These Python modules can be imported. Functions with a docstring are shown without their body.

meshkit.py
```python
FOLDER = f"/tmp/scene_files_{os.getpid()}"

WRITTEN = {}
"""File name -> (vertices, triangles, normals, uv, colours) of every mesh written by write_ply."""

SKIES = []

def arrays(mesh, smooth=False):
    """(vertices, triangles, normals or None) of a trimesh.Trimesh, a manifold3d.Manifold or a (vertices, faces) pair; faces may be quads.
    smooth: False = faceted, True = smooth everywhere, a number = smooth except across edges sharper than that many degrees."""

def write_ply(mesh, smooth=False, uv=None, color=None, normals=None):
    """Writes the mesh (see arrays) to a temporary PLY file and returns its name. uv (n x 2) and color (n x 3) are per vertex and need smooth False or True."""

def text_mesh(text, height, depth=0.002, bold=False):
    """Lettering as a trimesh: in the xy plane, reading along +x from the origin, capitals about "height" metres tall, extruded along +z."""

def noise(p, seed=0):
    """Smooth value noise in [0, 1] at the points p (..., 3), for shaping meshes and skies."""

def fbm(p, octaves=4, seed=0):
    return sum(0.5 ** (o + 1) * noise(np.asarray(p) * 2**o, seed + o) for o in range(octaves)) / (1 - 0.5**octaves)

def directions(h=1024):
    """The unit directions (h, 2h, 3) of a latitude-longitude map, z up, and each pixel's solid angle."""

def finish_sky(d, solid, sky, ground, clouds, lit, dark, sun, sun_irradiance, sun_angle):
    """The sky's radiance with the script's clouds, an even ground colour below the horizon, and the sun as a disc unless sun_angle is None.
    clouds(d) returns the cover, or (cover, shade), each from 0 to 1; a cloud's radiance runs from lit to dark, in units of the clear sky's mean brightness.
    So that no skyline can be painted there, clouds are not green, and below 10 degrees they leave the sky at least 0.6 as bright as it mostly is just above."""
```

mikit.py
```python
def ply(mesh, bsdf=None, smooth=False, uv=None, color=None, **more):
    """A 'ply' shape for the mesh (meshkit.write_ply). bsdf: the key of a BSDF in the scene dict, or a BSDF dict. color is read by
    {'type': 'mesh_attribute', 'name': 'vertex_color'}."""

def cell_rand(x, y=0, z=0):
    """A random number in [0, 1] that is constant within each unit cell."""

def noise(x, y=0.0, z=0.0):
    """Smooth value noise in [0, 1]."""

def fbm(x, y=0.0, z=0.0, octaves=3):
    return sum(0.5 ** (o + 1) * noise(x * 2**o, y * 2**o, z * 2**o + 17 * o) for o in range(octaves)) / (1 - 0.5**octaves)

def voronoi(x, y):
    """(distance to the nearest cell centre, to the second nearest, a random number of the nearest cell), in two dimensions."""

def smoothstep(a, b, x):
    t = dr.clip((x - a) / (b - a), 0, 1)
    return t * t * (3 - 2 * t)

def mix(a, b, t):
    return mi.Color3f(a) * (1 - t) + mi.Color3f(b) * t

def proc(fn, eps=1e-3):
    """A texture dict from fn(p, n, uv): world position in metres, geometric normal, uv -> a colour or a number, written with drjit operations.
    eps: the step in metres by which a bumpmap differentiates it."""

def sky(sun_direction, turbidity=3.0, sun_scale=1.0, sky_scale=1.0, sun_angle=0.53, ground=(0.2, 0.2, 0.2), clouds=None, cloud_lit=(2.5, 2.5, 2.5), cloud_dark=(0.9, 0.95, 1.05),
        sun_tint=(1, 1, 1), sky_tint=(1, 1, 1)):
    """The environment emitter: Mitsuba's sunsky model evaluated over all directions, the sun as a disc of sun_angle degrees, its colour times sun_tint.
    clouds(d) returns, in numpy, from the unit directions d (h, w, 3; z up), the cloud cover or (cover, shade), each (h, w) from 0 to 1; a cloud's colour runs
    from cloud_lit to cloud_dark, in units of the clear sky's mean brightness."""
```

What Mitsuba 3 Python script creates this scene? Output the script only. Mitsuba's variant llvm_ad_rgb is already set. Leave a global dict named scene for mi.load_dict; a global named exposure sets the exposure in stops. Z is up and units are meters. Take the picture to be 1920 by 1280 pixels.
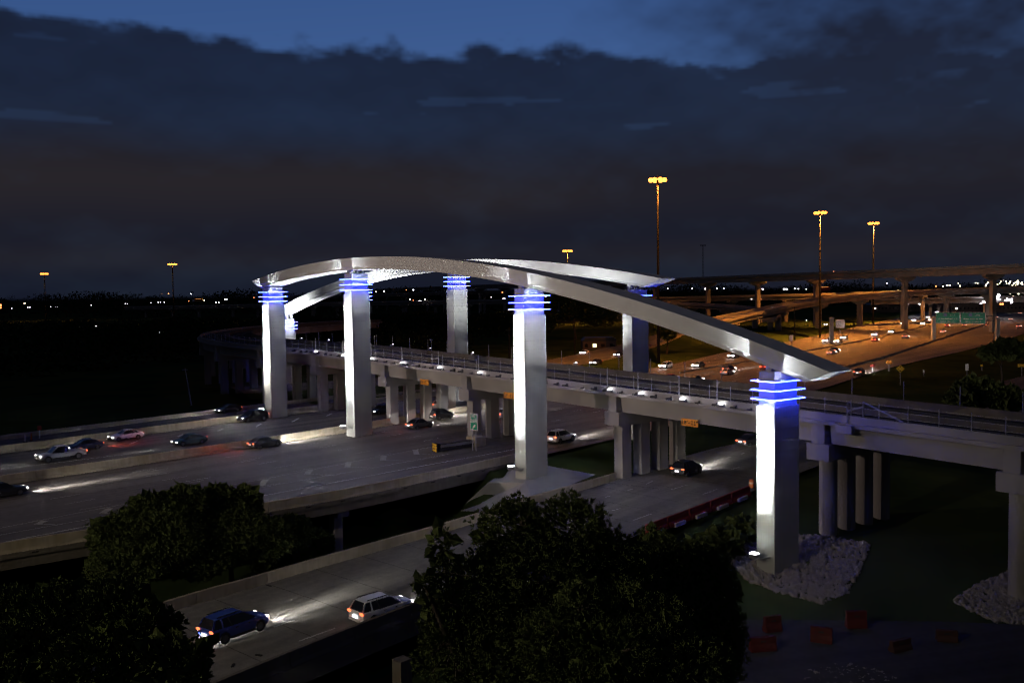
import math, numpy as np, trimesh, mitsuba as mi, drjit as dr, mikit, meshkit
from shapely.geometry import Polygon
import manifold3d as m3
from scipy.interpolate import LinearNDInterpolator

T = mi.ScalarTransform4f
scene, labels = {}, {}
exposure = 8.0                      # a long night exposure: every light below is that much weaker
LK = 2.0 ** -exposure
# ------------------------------------------------------------------ camera
F_PX, CAM_H = 1730.0, 23.0
PITCH, ROLL = math.atan(92 / F_PX), math.atan(0.014)
FWD = np.array([0, math.cos(PITCH), -math.sin(PITCH)])
_x = np.array([1.0, 0, 0]); _u = np.cross(_x, FWD)
RIGHT = math.cos(ROLL) * _x - math.sin(ROLL) * _u
UP = math.sin(ROLL) * _x + math.cos(ROLL) * _u
EYE = np.array([0, 0, CAM_H])
scene['camera'] = {'type': 'perspective', 'fov': 2 * math.degrees(math.atan(960 / F_PX)), 'fov_axis': 'x', 'near_clip': 0.1, 'far_clip': 30000.0,
                   'to_world': T().look_at(origin=EYE.tolist(), target=(EYE + FWD).tolist(), up=UP.tolist())}
# ------------------------------------------------------------------ dusk sky
rng0 = np.random.default_rng(11)
SKY_MEAN = 0.0446
TINT = np.array([0.74, 1.24, 2.95]) * 1.10
def clouds(d):
    el = np.degrees(np.arcsin(np.clip(d[..., 2], -1, 1)))
    az = np.degrees(np.arctan2(d[..., 0], d[..., 1]))            # 0 = ahead, + = right
    p = np.stack([d[..., 0] * 1, d[..., 1] * 1, d[..., 2] * 1], -1)
    big = meshkit.fbm(p * [5, 5, 9], 3, seed=3)
    puff = meshkit.fbm(p * [26, 26, 44], 5, seed=8)
    wisp = meshkit.fbm(p * [7, 7, 70], 5, seed=21)
    sm = lambda a, b, x: (lambda t: t * t * (3 - 2 * t))(np.clip((x - a) / (b - a), 0, 1))
    gap = sm(-80, -55, az) * sm(48, 30, az)                                  # clear band ahead; unseen cloud added elsewhere so the sky lights less
    lump = meshkit.fbm(p * [34, 34, 52], 5, seed=14)
    edge = 14.35 - .045 * az * (np.abs(az) < 60) + (big - .5) * 2.0 + (lump - .5) * 2.7 + 30 * (1 - gap)
    right = sm(2, 21, az + (puff - .5) * 6 + (lump - .5) * 4)
    body = sm(-.1, .9, edge - el) * np.clip(.90 + .10 * (1 - gap) + .09 * sm(10.5, 6.5, el) + (big - .5) * .10 + (puff - .5) * .08 - np.clip((wisp - .665) * 5, 0, .08) * sm(7.5, 9, el) * gap, 0, 1)
    high = right * np.clip(.80 + (lump - .5) * .55 + (big - .5) * .5, .3, .93) * sm(34, 28, el)
    added_veil = sm(19.5, 30, el) * np.clip(.95 + (big - .5) * .2, 0, 1)           # unseen cloud added overhead to cut the blue sky light
    cover = np.maximum(np.maximum(body, high), added_veil)
    brown = np.exp(-((el - 6.2 - (big - .5) * 2.4) / 2.4) ** 2) * (1.0 - .55 * sm(-4, 16, az)) + .45 * np.exp(-((el - 2.2) / .9) ** 2)
    dusky = np.clip(.04 + .92 * brown + (big - .5) * .1 + .2 * high + .12 * added_veil, 0, 1)
    return cover, dusky
sky = mikit.sky((-0.25, -1.0, 0.16), turbidity=3, sun_scale=0.0, sky_scale=LK, sky_tint=TINT.tolist(), ground=(.05, .05, .05), clouds=clouds,
                cloud_lit=(.085, .115, .25), cloud_dark=(.235, .205, .255))
scene['sky'] = {**sky, 'sampling_weight': 3.0}

# ------------------------------------------------------------------ helpers
def ray(x, y): return FWD * F_PX + (x - 960) * RIGHT - (y - 640) * UP
def at(x, y, z):
    d = ray(x, y); return EYE + d * ((z - CAM_H) / d[2])
def atY(x, y, Y):
    d = ray(x, y); return EYE + d * (Y / d[1])
def surf(x, y, zf):
    z = 1.0
    for _ in range(40):
        p = at(x, y, z); z = .5 * z + .5 * zf(p)
    return p
mulberry = np.random.default_rng(5)

taken = {}
ORD = 'first second third fourth fifth sixth seventh eighth ninth tenth eleventh twelfth'.split()
def numbered(name):
    k = taken.get(name, 0); taken[name] = k + 1
    return name if k == 0 else f'{name}_{k:03d}'
def thing(name, label, cat, group=None, kind=None):
    key = numbered(name)
    labels[key] = {'label': label, 'category': cat}
    if group: labels[key]['group'] = group
    if kind: labels[key]['kind'] = kind
    return key
def part(name, parent, mesh, mat, smooth=False, label=None, kind=None, M=None, emit=None, weight=0.0):
    key = numbered(parent + '__' + name)
    d = dict(mesh) if isinstance(mesh, dict) else mikit.ply(mesh, smooth=smooth)
    d['bsdf'] = {'type': 'ref', 'id': mat}
    if M is not None: d['to_world'] = M
    if emit is not None: d['emitter'] = {'type': 'area', 'radiance': {'type': 'rgb', 'value': [float(c) * LK for c in emit]}, 'sampling_weight': float(weight)}
    scene[key] = d
    e = {}
    if label: e['label'] = label
    if kind: e['kind'] = kind
    if e: labels[key] = e
    return key
def solo(name, mesh, mat, label, cat=None, kind=None, group=None, smooth=False):
    key = numbered(name)
    d = mikit.ply(mesh, smooth=smooth); d['bsdf'] = {'type': 'ref', 'id': mat}
    scene[key] = d
    labels[key] = {'label': label}
    if cat: labels[key]['category'] = cat
    if kind: labels[key]['kind'] = kind
    if group: labels[key]['group'] = group
    return key
nspot = [0]
def spot(pos, target, color, inten, cutoff, beam, weight):
    pos, target = np.asarray(pos, float), np.asarray(target, float)
    d = target - pos; up = [0, 0, 1] if abs(d[2]) < .9 * np.linalg.norm(d) else [0, 1, 0]
    scene[f'light_beam_{nspot[0]:03d}'] = {'type': 'spot', 'to_world': T().look_at(origin=pos.tolist(), target=target.tolist(), up=up),
        'intensity': {'type': 'rgb', 'value': [float(c * inten * LK) for c in color]}, 'cutoff_angle': float(cutoff), 'beam_width': float(beam), 'sampling_weight': float(weight)}
    nspot[0] += 1
cat_ = trimesh.util.concatenate
def box(c, s, yaw=0.0, axes=None):
    b = trimesh.creation.box(extents=s)
    M = np.eye(4)
    if axes is not None: M[:3, :3] = np.array(axes).T
    else:
        M[0, 0] = M[1, 1] = math.cos(yaw); M[0, 1] = -math.sin(yaw); M[1, 0] = math.sin(yaw)
    M[:3, 3] = c
    b.apply_transform(M); return b
def bar(p0, p1, w, h=None, up=(0, 0, 1)):
    p0, p1 = np.asarray(p0, float), np.asarray(p1, float); d = p1 - p0; L = np.linalg.norm(d); d = d / L
    up = np.asarray(up, float)
    if abs(d @ up) > .98: up = np.array([1.0, 0, 0])
    y = np.cross(up, d); y /= np.linalg.norm(y); z = np.cross(d, y)
    return box((p0 + p1) / 2, [L, w, h or w], axes=[d, y, z])
def tube(pts, rad, sides=8):
    p = np.asarray(pts, float); r = np.broadcast_to(np.asarray(rad, float), (len(p),))
    t = np.gradient(p, axis=0); t /= np.linalg.norm(t, axis=1, keepdims=True) + 1e-12
    a = np.cross(t, np.where(np.abs(t[:, 2:]) < .9, [0, 0, 1.0], [1.0, 0, 0])); a /= np.linalg.norm(a, axis=1, keepdims=True)
    b = np.cross(t, a); ang = np.arange(sides) * 2 * np.pi / sides
    v = p[:, None] + r[:, None, None] * (np.cos(ang)[None, :, None] * a[:, None] + np.sin(ang)[None, :, None] * b[:, None])
    i, j = np.meshgrid(np.arange(len(p) - 1), np.arange(sides), indexing='ij')
    q = np.stack([i * sides + j, i * sides + (j + 1) % sides, (i + 1) * sides + (j + 1) % sides, (i + 1) * sides + j], -1).reshape(-1, 4)
    f = np.vstack([q[:, [0, 1, 2]], q[:, [0, 2, 3]]])
    cap0 = np.stack([np.zeros(sides - 2, int), np.arange(2, sides), np.arange(1, sides - 1)], 1)
    cap1 = cap0[:, ::-1] + (len(p) - 1) * sides
    return trimesh.Trimesh(v.reshape(-1, 3), np.vstack([f, cap0, cap1]), process=False)
def loft(rings, fan=False):
    """closed tube through rings (N, K, 3), ends capped"""
    R = np.asarray(rings, float); N, K = R.shape[:2]
    i, j = np.meshgrid(np.arange(N - 1), np.arange(K), indexing='ij')
    q = np.stack([i * K + j, i * K + (j + 1) % K, (i + 1) * K + (j + 1) % K, (i + 1) * K + j], -1).reshape(-1, 4)
    f = [q[:, [0, 1, 2]], q[:, [0, 2, 3]]]
    if fan:
        c0, c1 = len(R) * K, len(R) * K + 1; a = np.arange(K); b = (a + 1) % K
        f += [np.stack([np.full(K, c0), b, a], 1), np.stack([np.full(K, c1), a + (N - 1) * K, b + (N - 1) * K], 1)]
        m = trimesh.Trimesh(np.vstack([R.reshape(-1, 3), R[:1].mean(1), R[-1:].mean(1)]), np.vstack(f), process=False)
        if m.volume < 0: m.invert()
        return m
    # caps: ear clip in the ring's own plane
    for k, flip in ((0, True), (N - 1, False)):
        r = R[k]; c = r.mean(0); w, s, vt = np.linalg.svd(r - c); pl = (r - c) @ vt[:2].T
        poly = Polygon(pl)
        vv, ff = trimesh.creation.triangulate_polygon(poly, engine='earcut')
        idx = np.array([np.argmin(((pl - q_) ** 2).sum(1)) for q_ in vv])
        f.append(idx[ff] + k * K)
    m = trimesh.Trimesh(R.reshape(-1, 3), np.vstack(f), process=False)
    trimesh.repair.fix_normals(m)
    return m
def sweep(path, prof):
    """profile [(offset to the left, dz)] along a path (N,3)"""
    p = np.asarray(path, float); t = np.gradient(p[:, :2], axis=0); t /= np.linalg.norm(t, axis=1, keepdims=True)
    nn = np.stack([-t[:, 1], t[:, 0]], 1)
    pr = np.asarray(prof, float)
    R = np.zeros((len(p), len(pr), 3))
    R[..., :2] = p[:, None, :2] + nn[:, None] * pr[None, :, :1]
    R[..., 2] = p[:, None, 2] + pr[None, :, 1]
    return loft(R)
def resample(pts, step):
    p = np.asarray(pts, float); d = np.r_[0, np.cumsum(np.linalg.norm(np.diff(p, axis=0), axis=1))]
    from scipy.interpolate import PchipInterpolator
    t = np.linspace(0, d[-1], max(2, int(d[-1] / step) + 1))
    return np.stack([PchipInterpolator(d, p[:, k])(t) for k in range(p.shape[1])], 1)
def sheet(poly_xy, z):
    """flat (or z(p)) polygon sheet"""
    v, f = trimesh.creation.triangulate_polygon(Polygon(poly_xy), engine='earcut')
    zz = np.array([z(q) for q in v]) if callable(z) else np.full(len(v), z)
    m = trimesh.Trimesh(np.c_[v, zz], f, process=False)
    if m.face_normals[:, 2].mean() < 0: m.invert()
    return m
def strip(left, right):
    """ribbon between two point rows of equal length"""
    l, r = np.asarray(left, float), np.asarray(right, float); N = len(l)
    v = np.vstack([l, r]); i = np.arange(N - 1)
    f = np.vstack([np.stack([i, N + i, N + i + 1], 1), np.stack([i, N + i + 1, i + 1], 1)])
    m = trimesh.Trimesh(v, f, process=False)
    if m.face_normals[:, 2].mean() < 0: m.invert()
    return m
def stripe(p0, p1, w, dz=.03):
    p0, p1 = np.asarray(p0, float), np.asarray(p1, float); d = (p1 - p0)[:2]; d /= np.linalg.norm(d)
    q = np.array([-d[1], d[0], 0]) * w / 2; up = np.array([0, 0, dz])
    return strip([p0 + q + up, p1 + q + up], [p0 - q + up, p1 - q + up])
def frame(pos, yaw, s=1.0):
    return T().translate([float(c) for c in pos]).rotate([0, 0, 1], math.degrees(yaw)).scale(s)
def axes_T(pos, X, Y, Z):
    return T(np.block([[np.array([X, Y, Z]).T, np.array(pos, float)[:, None]], [np.zeros((1, 3)), np.ones((1, 1))]]).tolist())

# ------------------------------------------------------------------ materials
def two(d): return {'type': 'twosided', 'bsdf': d}
def mat(name, color, rough=None, metal=0.0, spec=.5, coat=0.0):
    if not isinstance(color, dict): color = {'type': 'rgb', 'value': [float(c) for c in color]}
    if rough is None: scene[name] = two({'type': 'diffuse', 'reflectance': color})
    else: scene[name] = two({'type': 'principled', 'base_color': color, 'roughness': rough, 'metallic': metal, 'specular': spec, 'clearcoat': coat, 'clearcoat_gloss': .9})
def stained(base, amp, scale, tint=(1, 1, 1), streak=0.0):
    base, tint = list(base), list(tint)
    def fn(p, n, uv):
        a = mikit.fbm(p.x * scale, p.y * scale, p.z * scale * .6, 4)
        b = mikit.fbm(p.x * scale * 7, p.y * scale * 7, p.z * scale * (1.2 if streak else 7), 3)
        k = 1 + amp * (a - .5) * 2 + (amp * .6 + streak) * (b - .5)
        return mikit.mix(base, [base[i] * tint[i] for i in range(3)], mikit.smoothstep(.45, .75, a)) * k
    return mikit.proc(fn)
def weathered(base, amp, scale):
    base = list(base)
    def fn(p, n, uv):
        a = mikit.fbm(p.x * scale, p.y * scale, p.z * scale * .5, 2)
        return mi.Color3f(base) * (1 + amp * (a - .5) * 2)
    return mikit.proc(fn)
def roadcol(base, amp, ang, joint=None):
    base = list(base); ca, sa = math.cos(ang), math.sin(ang)
    def fn(p, n, uv):
        a = p.x * ca + p.y * sa; c = -p.x * sa + p.y * ca
        lane = mikit.fbm(c * .9, a * .012, 0, 3); fine = mikit.fbm(p.x * 2.2, p.y * 2.2, 3, 4); blot = mikit.fbm(a * .05, c * .11, 7, 3)
        grain = mikit.noise(p.x * 14, p.y * 14, 0)
        k = 1 + amp * ((lane - .5) * 1.5 + (fine - .5) * .8 + (blot - .5) * 1.0) + (grain - .5) * amp * .5
        if joint:
            j = dr.abs(a / joint - dr.floor(a / joint + .5)) * joint
            k = k * dr.select(j < .05, .55, 1.0)
        return mi.Color3f(base) * dr.clip(k, .3, 1.8)
    return mikit.proc(fn)
mat('concrete_column', weathered((.42, .42, .40), .16, .33))
mat('concrete_deck', weathered((.33, .31, .29), .28, .35))
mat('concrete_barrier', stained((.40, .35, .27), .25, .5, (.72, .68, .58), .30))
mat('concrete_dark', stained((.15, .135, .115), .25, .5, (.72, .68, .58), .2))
mat('concrete_apron', stained((.33, .33, .34), .22, .25, (.75, .75, .72)))
mat('arch_paint', weathered((.62, .62, .62), .07, .12))
mat('freeway_paving', roadcol((.100, .089, .078), .55, math.atan2(.74, .67)), .62, spec=.35)
mat('road_paving', roadcol((.20, .19, .168), .40, math.atan2(.75, .66), 4.6))
mat('far_paving', roadcol((.16, .15, .145), .5, math.atan2(.8, .6)))
mat('path_paving', roadcol((.055, .055, .06), .4, .2))
mat('marking_white', stained((.52, .52, .50), .35, 1.3, (.6, .6, .6)))
mat('marking_worn', stained((.38, .38, .36), .35, 1.3, (.6, .6, .6)))
mat('grass', stained((.040, .060, .022), .5, .12, (1.15, .95, .9)))
mat('rock', stained((.30, .275, .255), .75, 1.7, (.62, .6, .58)))
mat('leaf', stained((.075, .095, .034), .45, .9, (.7, .75, .6)))
mat('leaf_dark', stained((.026, .034, .014), .35, .5, (.8, .85, .7)))
mat('bark', (.06, .05, .04))
mat('steel', (.38, .38, .39), .5, .6)
mat('steel_dark', (.06, .06, .065), .55, .3)
mat('weathered_pole', (.03, .026, .022))
mat('joint_dark', (.03, .03, .03))
mat('ballast', stained((.055, .055, .06), .3, 2.0))
mat('rubber', (.025, .025, .025), .8)
mat('rim_metal', (.22, .22, .23), .35, .8)
mat('car_glass', (.012, .013, .016), .12, spec=.6)
mat('trim_black', (.03, .03, .032), .5)
mat('lamp_glass', (.8, .8, .8))
mat('tail_red', (.45, .02, .015), .3)
mat('plate_white', (.7, .7, .7))
for nm, c in dict(white=(.72, .72, .72), silver=(.42, .43, .45), blue=(.025, .05, .26), black=(.018, .018, .02), grey=(.13, .135, .14), red=(.28, .02, .02), teal=(.02, .05, .06), dark_blue=(.02, .03, .07)).items():
    mat('paint_' + nm, c, .35, spec=.5, coat=.8)
mat('sign_green', (.005, .27, .16), .5)
mat('sign_orange', (.75, .28, .02), .5)
mat('sign_yellow', (.72, .42, .02), .5)
mat('sign_white', (.75, .74, .72), .5)
mat('sign_red', (.5, .05, .03), .5)
mat('sign_black', (.015, .015, .015), .5)
mat('sign_blue', (.12, .16, .45), .5)
mat('plastic_red', (.26, .022, .014), .5)
mat('plastic_dull', (.075, .007, .005), .7)
mat('plastic_brown', (.05, .02, .014), .6)
mat('plastic_orange', (.55, .12, .02), .5)
mat('plastic_white', (.55, .52, .45), .5)
mat('lamp_body', (.25, .25, .26), .5, .5)
mat('wall_brick', (.14, .10, .08))

# ------------------------------------------------------------------ ground heights
zroad = lambda p: float(np.clip((p[1] - 72) * .042, 0, 2.1))        # the near road climbs gently to the right
ZF = 2.5                                                            # the freeway
pts = [(-3, 108, 2.2), (10, 122, 2.3), (25, 140, 2.3), (56, 178, 2.3), (93, 230, 2.3), (148, 298, 2.3), (218, 392, 2.3), (300, 500, 2.3), (600, 900, 2.2),
       (-5, 103, -2.6), (-12, 97, -3.6), (-20, 93, -3.8), (-30, 86, -3.8), (-42, 72, -3), (-60, 50, -3), (-12, 116, -3.8), (-25, 110, -3.8), (-40, 100, -3.4), (-62, 84, -1),
       (-5, 92, -3.3), (-20, 75, -3.6), (-30, 62, -3), (2, 100, .6), (-16, 52, -3.6), (-9, 61, -3.8), (0, 71, -3.5), (11, 83, -1.9), (18, 93, .3), (27, 104, 1.1), (45, 128, 1.9), (80, 175, 2.0),
       (13, 112, 1.5), (20, 123, 1.9), (34, 138, 2.1), (22.9, 78.6, -1.0), (17, 80, -1.7), (29.4, 84.9, 0), (37.3, 92.7, 0), (30, 75, -1.6), (39.7, 72.8, -2), (45, 80, -1.6), (24, 66, -3), (40, 58, -3),
       (10, 60, -3.4), (60, 90, -.5), (62, 60, -3), (70, 120, 1.2), (0, 0, -3), (-60, 0, -3), (60, 0, -3), (0, 30, -3.2), (-30, 40, -3), (35, 35, -3.2), (100, 60, -2.5), (120, 140, 1), (0, -60, -3), (-80, -60, -3), (80, -60, -3),
       (-90, 60, 1), (-100, 120, 1.6), (-90, 155, 1.6), (-70, 182, 1.6), (-30, 215, 2.1), (10, 285, 2.2), (60, 420, 2.2), (-150, 250, 1.5), (-40, 170, 2.2), (0, 180, 2.2), (20, 210, 2.2)]
for k in range(16):
    a = 2 * math.pi * k / 16
    pts += [(9000 * math.cos(a), 9000 * math.sin(a), 1.5), (1200 * math.cos(a), 1200 * math.sin(a), 1.6)]
pts = np.array(pts, float)
_zi = LinearNDInterpolator(pts[:, :2], pts[:, 2])
def zg(x, y): return float(_zi(x, y))
def grid(x0, x1, y0, y1, step, rough):
    xs, ys = np.arange(x0, x1 + .1, step), np.arange(y0, y1 + .1, step); X, Y = np.meshgrid(xs, ys)
    return X, Y
rad = np.r_[np.linspace(2, 260, 130), np.geomspace(268, 8900, 40)]; ang = np.linspace(0, 2 * np.pi, 181)[:-1]
Rr, Aa = np.meshgrid(rad, ang, indexing='ij'); cx0, cy0 = 0.0, 100.0
GX, GY = cx0 + Rr * np.cos(Aa), cy0 + Rr * np.sin(Aa)
lim = np.hypot(GX, GY) > 8900; GX = np.where(lim, GX * 8900 / np.hypot(GX, GY), GX); GY = np.where(lim, GY * 8900 / np.hypot(GX, GY), GY)
GZ = _zi(GX, GY); GZ = np.where(np.isfinite(GZ), GZ, 1.5)
GZ = GZ + (meshkit.fbm(np.stack([GX * .15, GY * .15, GX * 0], -1), 3, 2) - .55) * .35 * (Rr < 300)
V = np.stack([GX, GY, GZ], -1).reshape(-1, 3); nr, na = GX.shape
i, j = np.meshgrid(np.arange(nr - 1), np.arange(na), indexing='ij')
q = np.stack([i * na + j, (i + 1) * na + j, (i + 1) * na + (j + 1) % na, i * na + (j + 1) % na], -1).reshape(-1, 4)
ctr = len(V); V = np.vstack([V, [[cx0, cy0, zg(cx0, cy0)]]])
Fc = np.vstack([q[:, [0, 1, 2]], q[:, [0, 2, 3]], np.stack([np.full(na, ctr), np.arange(na), (np.arange(na) + 1) % na], 1)])
gm = trimesh.Trimesh(V, Fc, process=False)
if gm.face_normals[:, 2].mean() < 0: gm.invert()
solo('ground', gm, 'grass', 'dark grassy ground spreading under and between the roads', kind='structure', smooth=True)

# ------------------------------------------------------------------ freeway
near_edge = resample([(-130, 2), (-80, 42), (-41.6, 73.5), (-17.8, 91.9), (-2.9, 107.9), (25, 140), (56, 178), (93, 230), (148, 298), (218, 392), (330, 560), (620, 980)], 4)
median = resample([(-170, -18), (-100, 55), (-57, 101), (-37, 123), (-16.5, 147.5), (15, 190), (45, 232), (84, 283), (150, 377), (227, 500), (330, 690), (480, 960)], 3)
far_edge = resample([(-220, 0), (-110, 85), (-68.5, 122.2), (-50, 144), (-30, 168), (0, 200), (34.5, 240), (70, 301), (107, 357), (190, 500), (303, 690), (420, 900)], 4)
fw = sheet(np.vstack([near_edge, far_edge[::-1]]), ZF)
solo('freeway', fw, 'freeway_paving', 'wide dark freeway of many lanes crossing under the arches', kind='structure')
# near carriageway body where it bridges the ditch
ne3 = np.c_[near_edge, np.full(len(near_edge), ZF)]
br = thing('freeway_bridge', 'concrete freeway bridge with low parapet spanning the dark ditch', 'bridge')
sel = (near_edge[:, 0] > -90) & (near_edge[:, 0] < 3)
pth = ne3[sel]
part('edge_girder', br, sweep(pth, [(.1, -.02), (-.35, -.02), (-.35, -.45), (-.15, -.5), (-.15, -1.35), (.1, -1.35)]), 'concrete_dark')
seglen = 14
for a in range(0, len(pth) - 1, 3):
    seg = pth[a:min(a + 4, len(pth))].copy()
    if len(seg) < 2: continue
    d = seg[-1] - seg[-2]; d /= np.linalg.norm(d); seg[-1] -= d * .06
    part('parapet', br, sweep(seg, [(.12, -.02), (-.28, -.02), (-.22, .25), (-.2, .92), (.02, .92), (.02, .3)]), 'concrete_barrier')
for a in np.linspace(0, len(pth) - 2, 34).astype(int)[12:]:
    part('drain_slot', br, box(pth[a] + [.27, -.27, -.2], [.5, .08, .10], yaw=math.atan2(.7, .7)), 'joint_dark')
pp = at(637, 975, 0); pp[2] = 0
part('pier', br, cat_([box([pp[0] - .6, pp[1] + 1.0, -1.4], [1.0, 1.0, 5.4], yaw=.75), ]), 'concrete_deck')
part('pier_cap', br, box([pp[0] - 3, pp[1] + 4.2, .75], [1.4, 10, 1.1], yaw=.72), 'concrete_deck')
part('soffit', br, strip(np.c_[near_edge[sel] + [-.4, .4], np.full(sel.sum(), ZF - .5)], np.c_[near_edge[sel] + [-20, 22], np.full(sel.sum(), ZF - .5)]), 'concrete_deck')

def barrier(name, label, pts2, z, step, prof, matn='concrete_barrier', seg=2, group=None):
    t = thing(name, label, 'barrier', group)
    p = np.c_[pts2, np.full(len(pts2), z)] if np.asarray(pts2).shape[1] == 2 else np.asarray(pts2)
    for a in range(0, len(p) - 1, seg):
        s_ = p[a:a + seg + 1].copy()
        if len(s_) < 2: continue
        d = s_[-1] - s_[-2]; d /= np.linalg.norm(d); s_[-1] -= d * .05
        part('segment', t, sweep(s_, prof), matn)
    return t
JERSEY = [(.33, -.05), (-.33, -.05), (-.33, .08), (-.15, .38), (-.1, 1.07), (.1, 1.07), (.15, .38), (.33, .08)]
msel = (median[:, 0] > -75) & (median[:, 0] < -3)
barrier('median_barrier', 'long concrete median barrier between the two freeway carriageways', median[msel], ZF, 3, JERSEY, seg=2)
msel2 = (median[:, 0] > 12) & (median[:, 0] < 300)
fsel = (far_edge[:, 0] > -80) & (far_edge[:, 0] < -5)
barrier('roadside_barrier', 'concrete barrier along the far edge of the freeway beside the first column', far_edge[fsel], ZF, 4, JERSEY, seg=2)

# far frontage road at the left, and the slip road that climbs to the curved flyover
fr = [(p, p + np.array([-.76, .65]) * 15) for p in far_edge[(far_edge[:, 0] > -200) & (far_edge[:, 0] < 5)]]
solo('far_frontage_road', strip([(*a, 2.2) for a, b in fr], [(*b, 2.2) for a, b in fr]), 'far_paving', 'dark frontage road beyond the far barrier', kind='structure')
fk = [b for a, b in fr if -85 < b[0] < -30]
barrier('frontage_kerb_wall', 'low dark concrete rail on the outer side of the frontage road', np.array(fk), 2.2, 4, [(.15, -.05), (-.15, -.05), (-.12, .7), (.12, .7)], seg=4)

# markings
mk = 'freeway'
def mline(pxs, w, matn='marking_white', z=ZF, name='lane_line', parent=None):
    P = [at(x, y, z) if not callable(z) else surf(x, y, z) for x, y in pxs]
    for a, b in zip(P[:-1], P[1:]):
        part(name, parent or mk, stripe(a, b, w), matn)
mline([(0, 1018), (160, 987), (330, 957), (500, 928), (740, 883), (966, 842)], .22, name='edge_line')
mline([(0, 990), (190, 953), (500, 897), (640, 870), (813, 837)], .16, 'marking_worn', name='gore_line')
mline([(0, 1003), (190, 969), (500, 912), (700, 877), (843, 851)], .16, 'marking_worn', name='gore_line')
for a, b, c in [((575, 889), (583, 880), (632, 891)), ((651, 876), (654, 866), (703, 877)), ((718, 863), (720, 854), (757, 863)), ((781, 852), (779, 843), (812, 851)), ((490, 911), (498, 899), (545, 904)), ((193, 962), (205, 953), (235, 962)), ((70, 983), (84, 976), (104, 983))]:
    part('chevron', mk, cat_([stripe(at(*a, ZF), at(*b, ZF), .7), stripe(at(*a, ZF), at(*c, ZF), .16, .034)]), 'marking_worn')
for a, b in [((272, 885), (315, 878)), ((700, 813), (730, 809)), ((648, 822), (672, 819)), ((335, 905), (395, 895)), ((440, 868), (480, 862))]:
    part('lane_dash', mk, stripe(at(*a, ZF), at(*b, ZF), .2), 'marking_worn')
for a, b in [((333, 819), (343, 814)), ((408, 808), (418, 804)), ((480, 800), (490, 794)), ((547, 791), (560, 784)), ((245, 832), (258, 827)), ((612, 780), (622, 775))]:
    part('lane_dash', mk, stripe(at(*a, ZF), at(*b, ZF), .3), 'marking_white')
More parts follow.
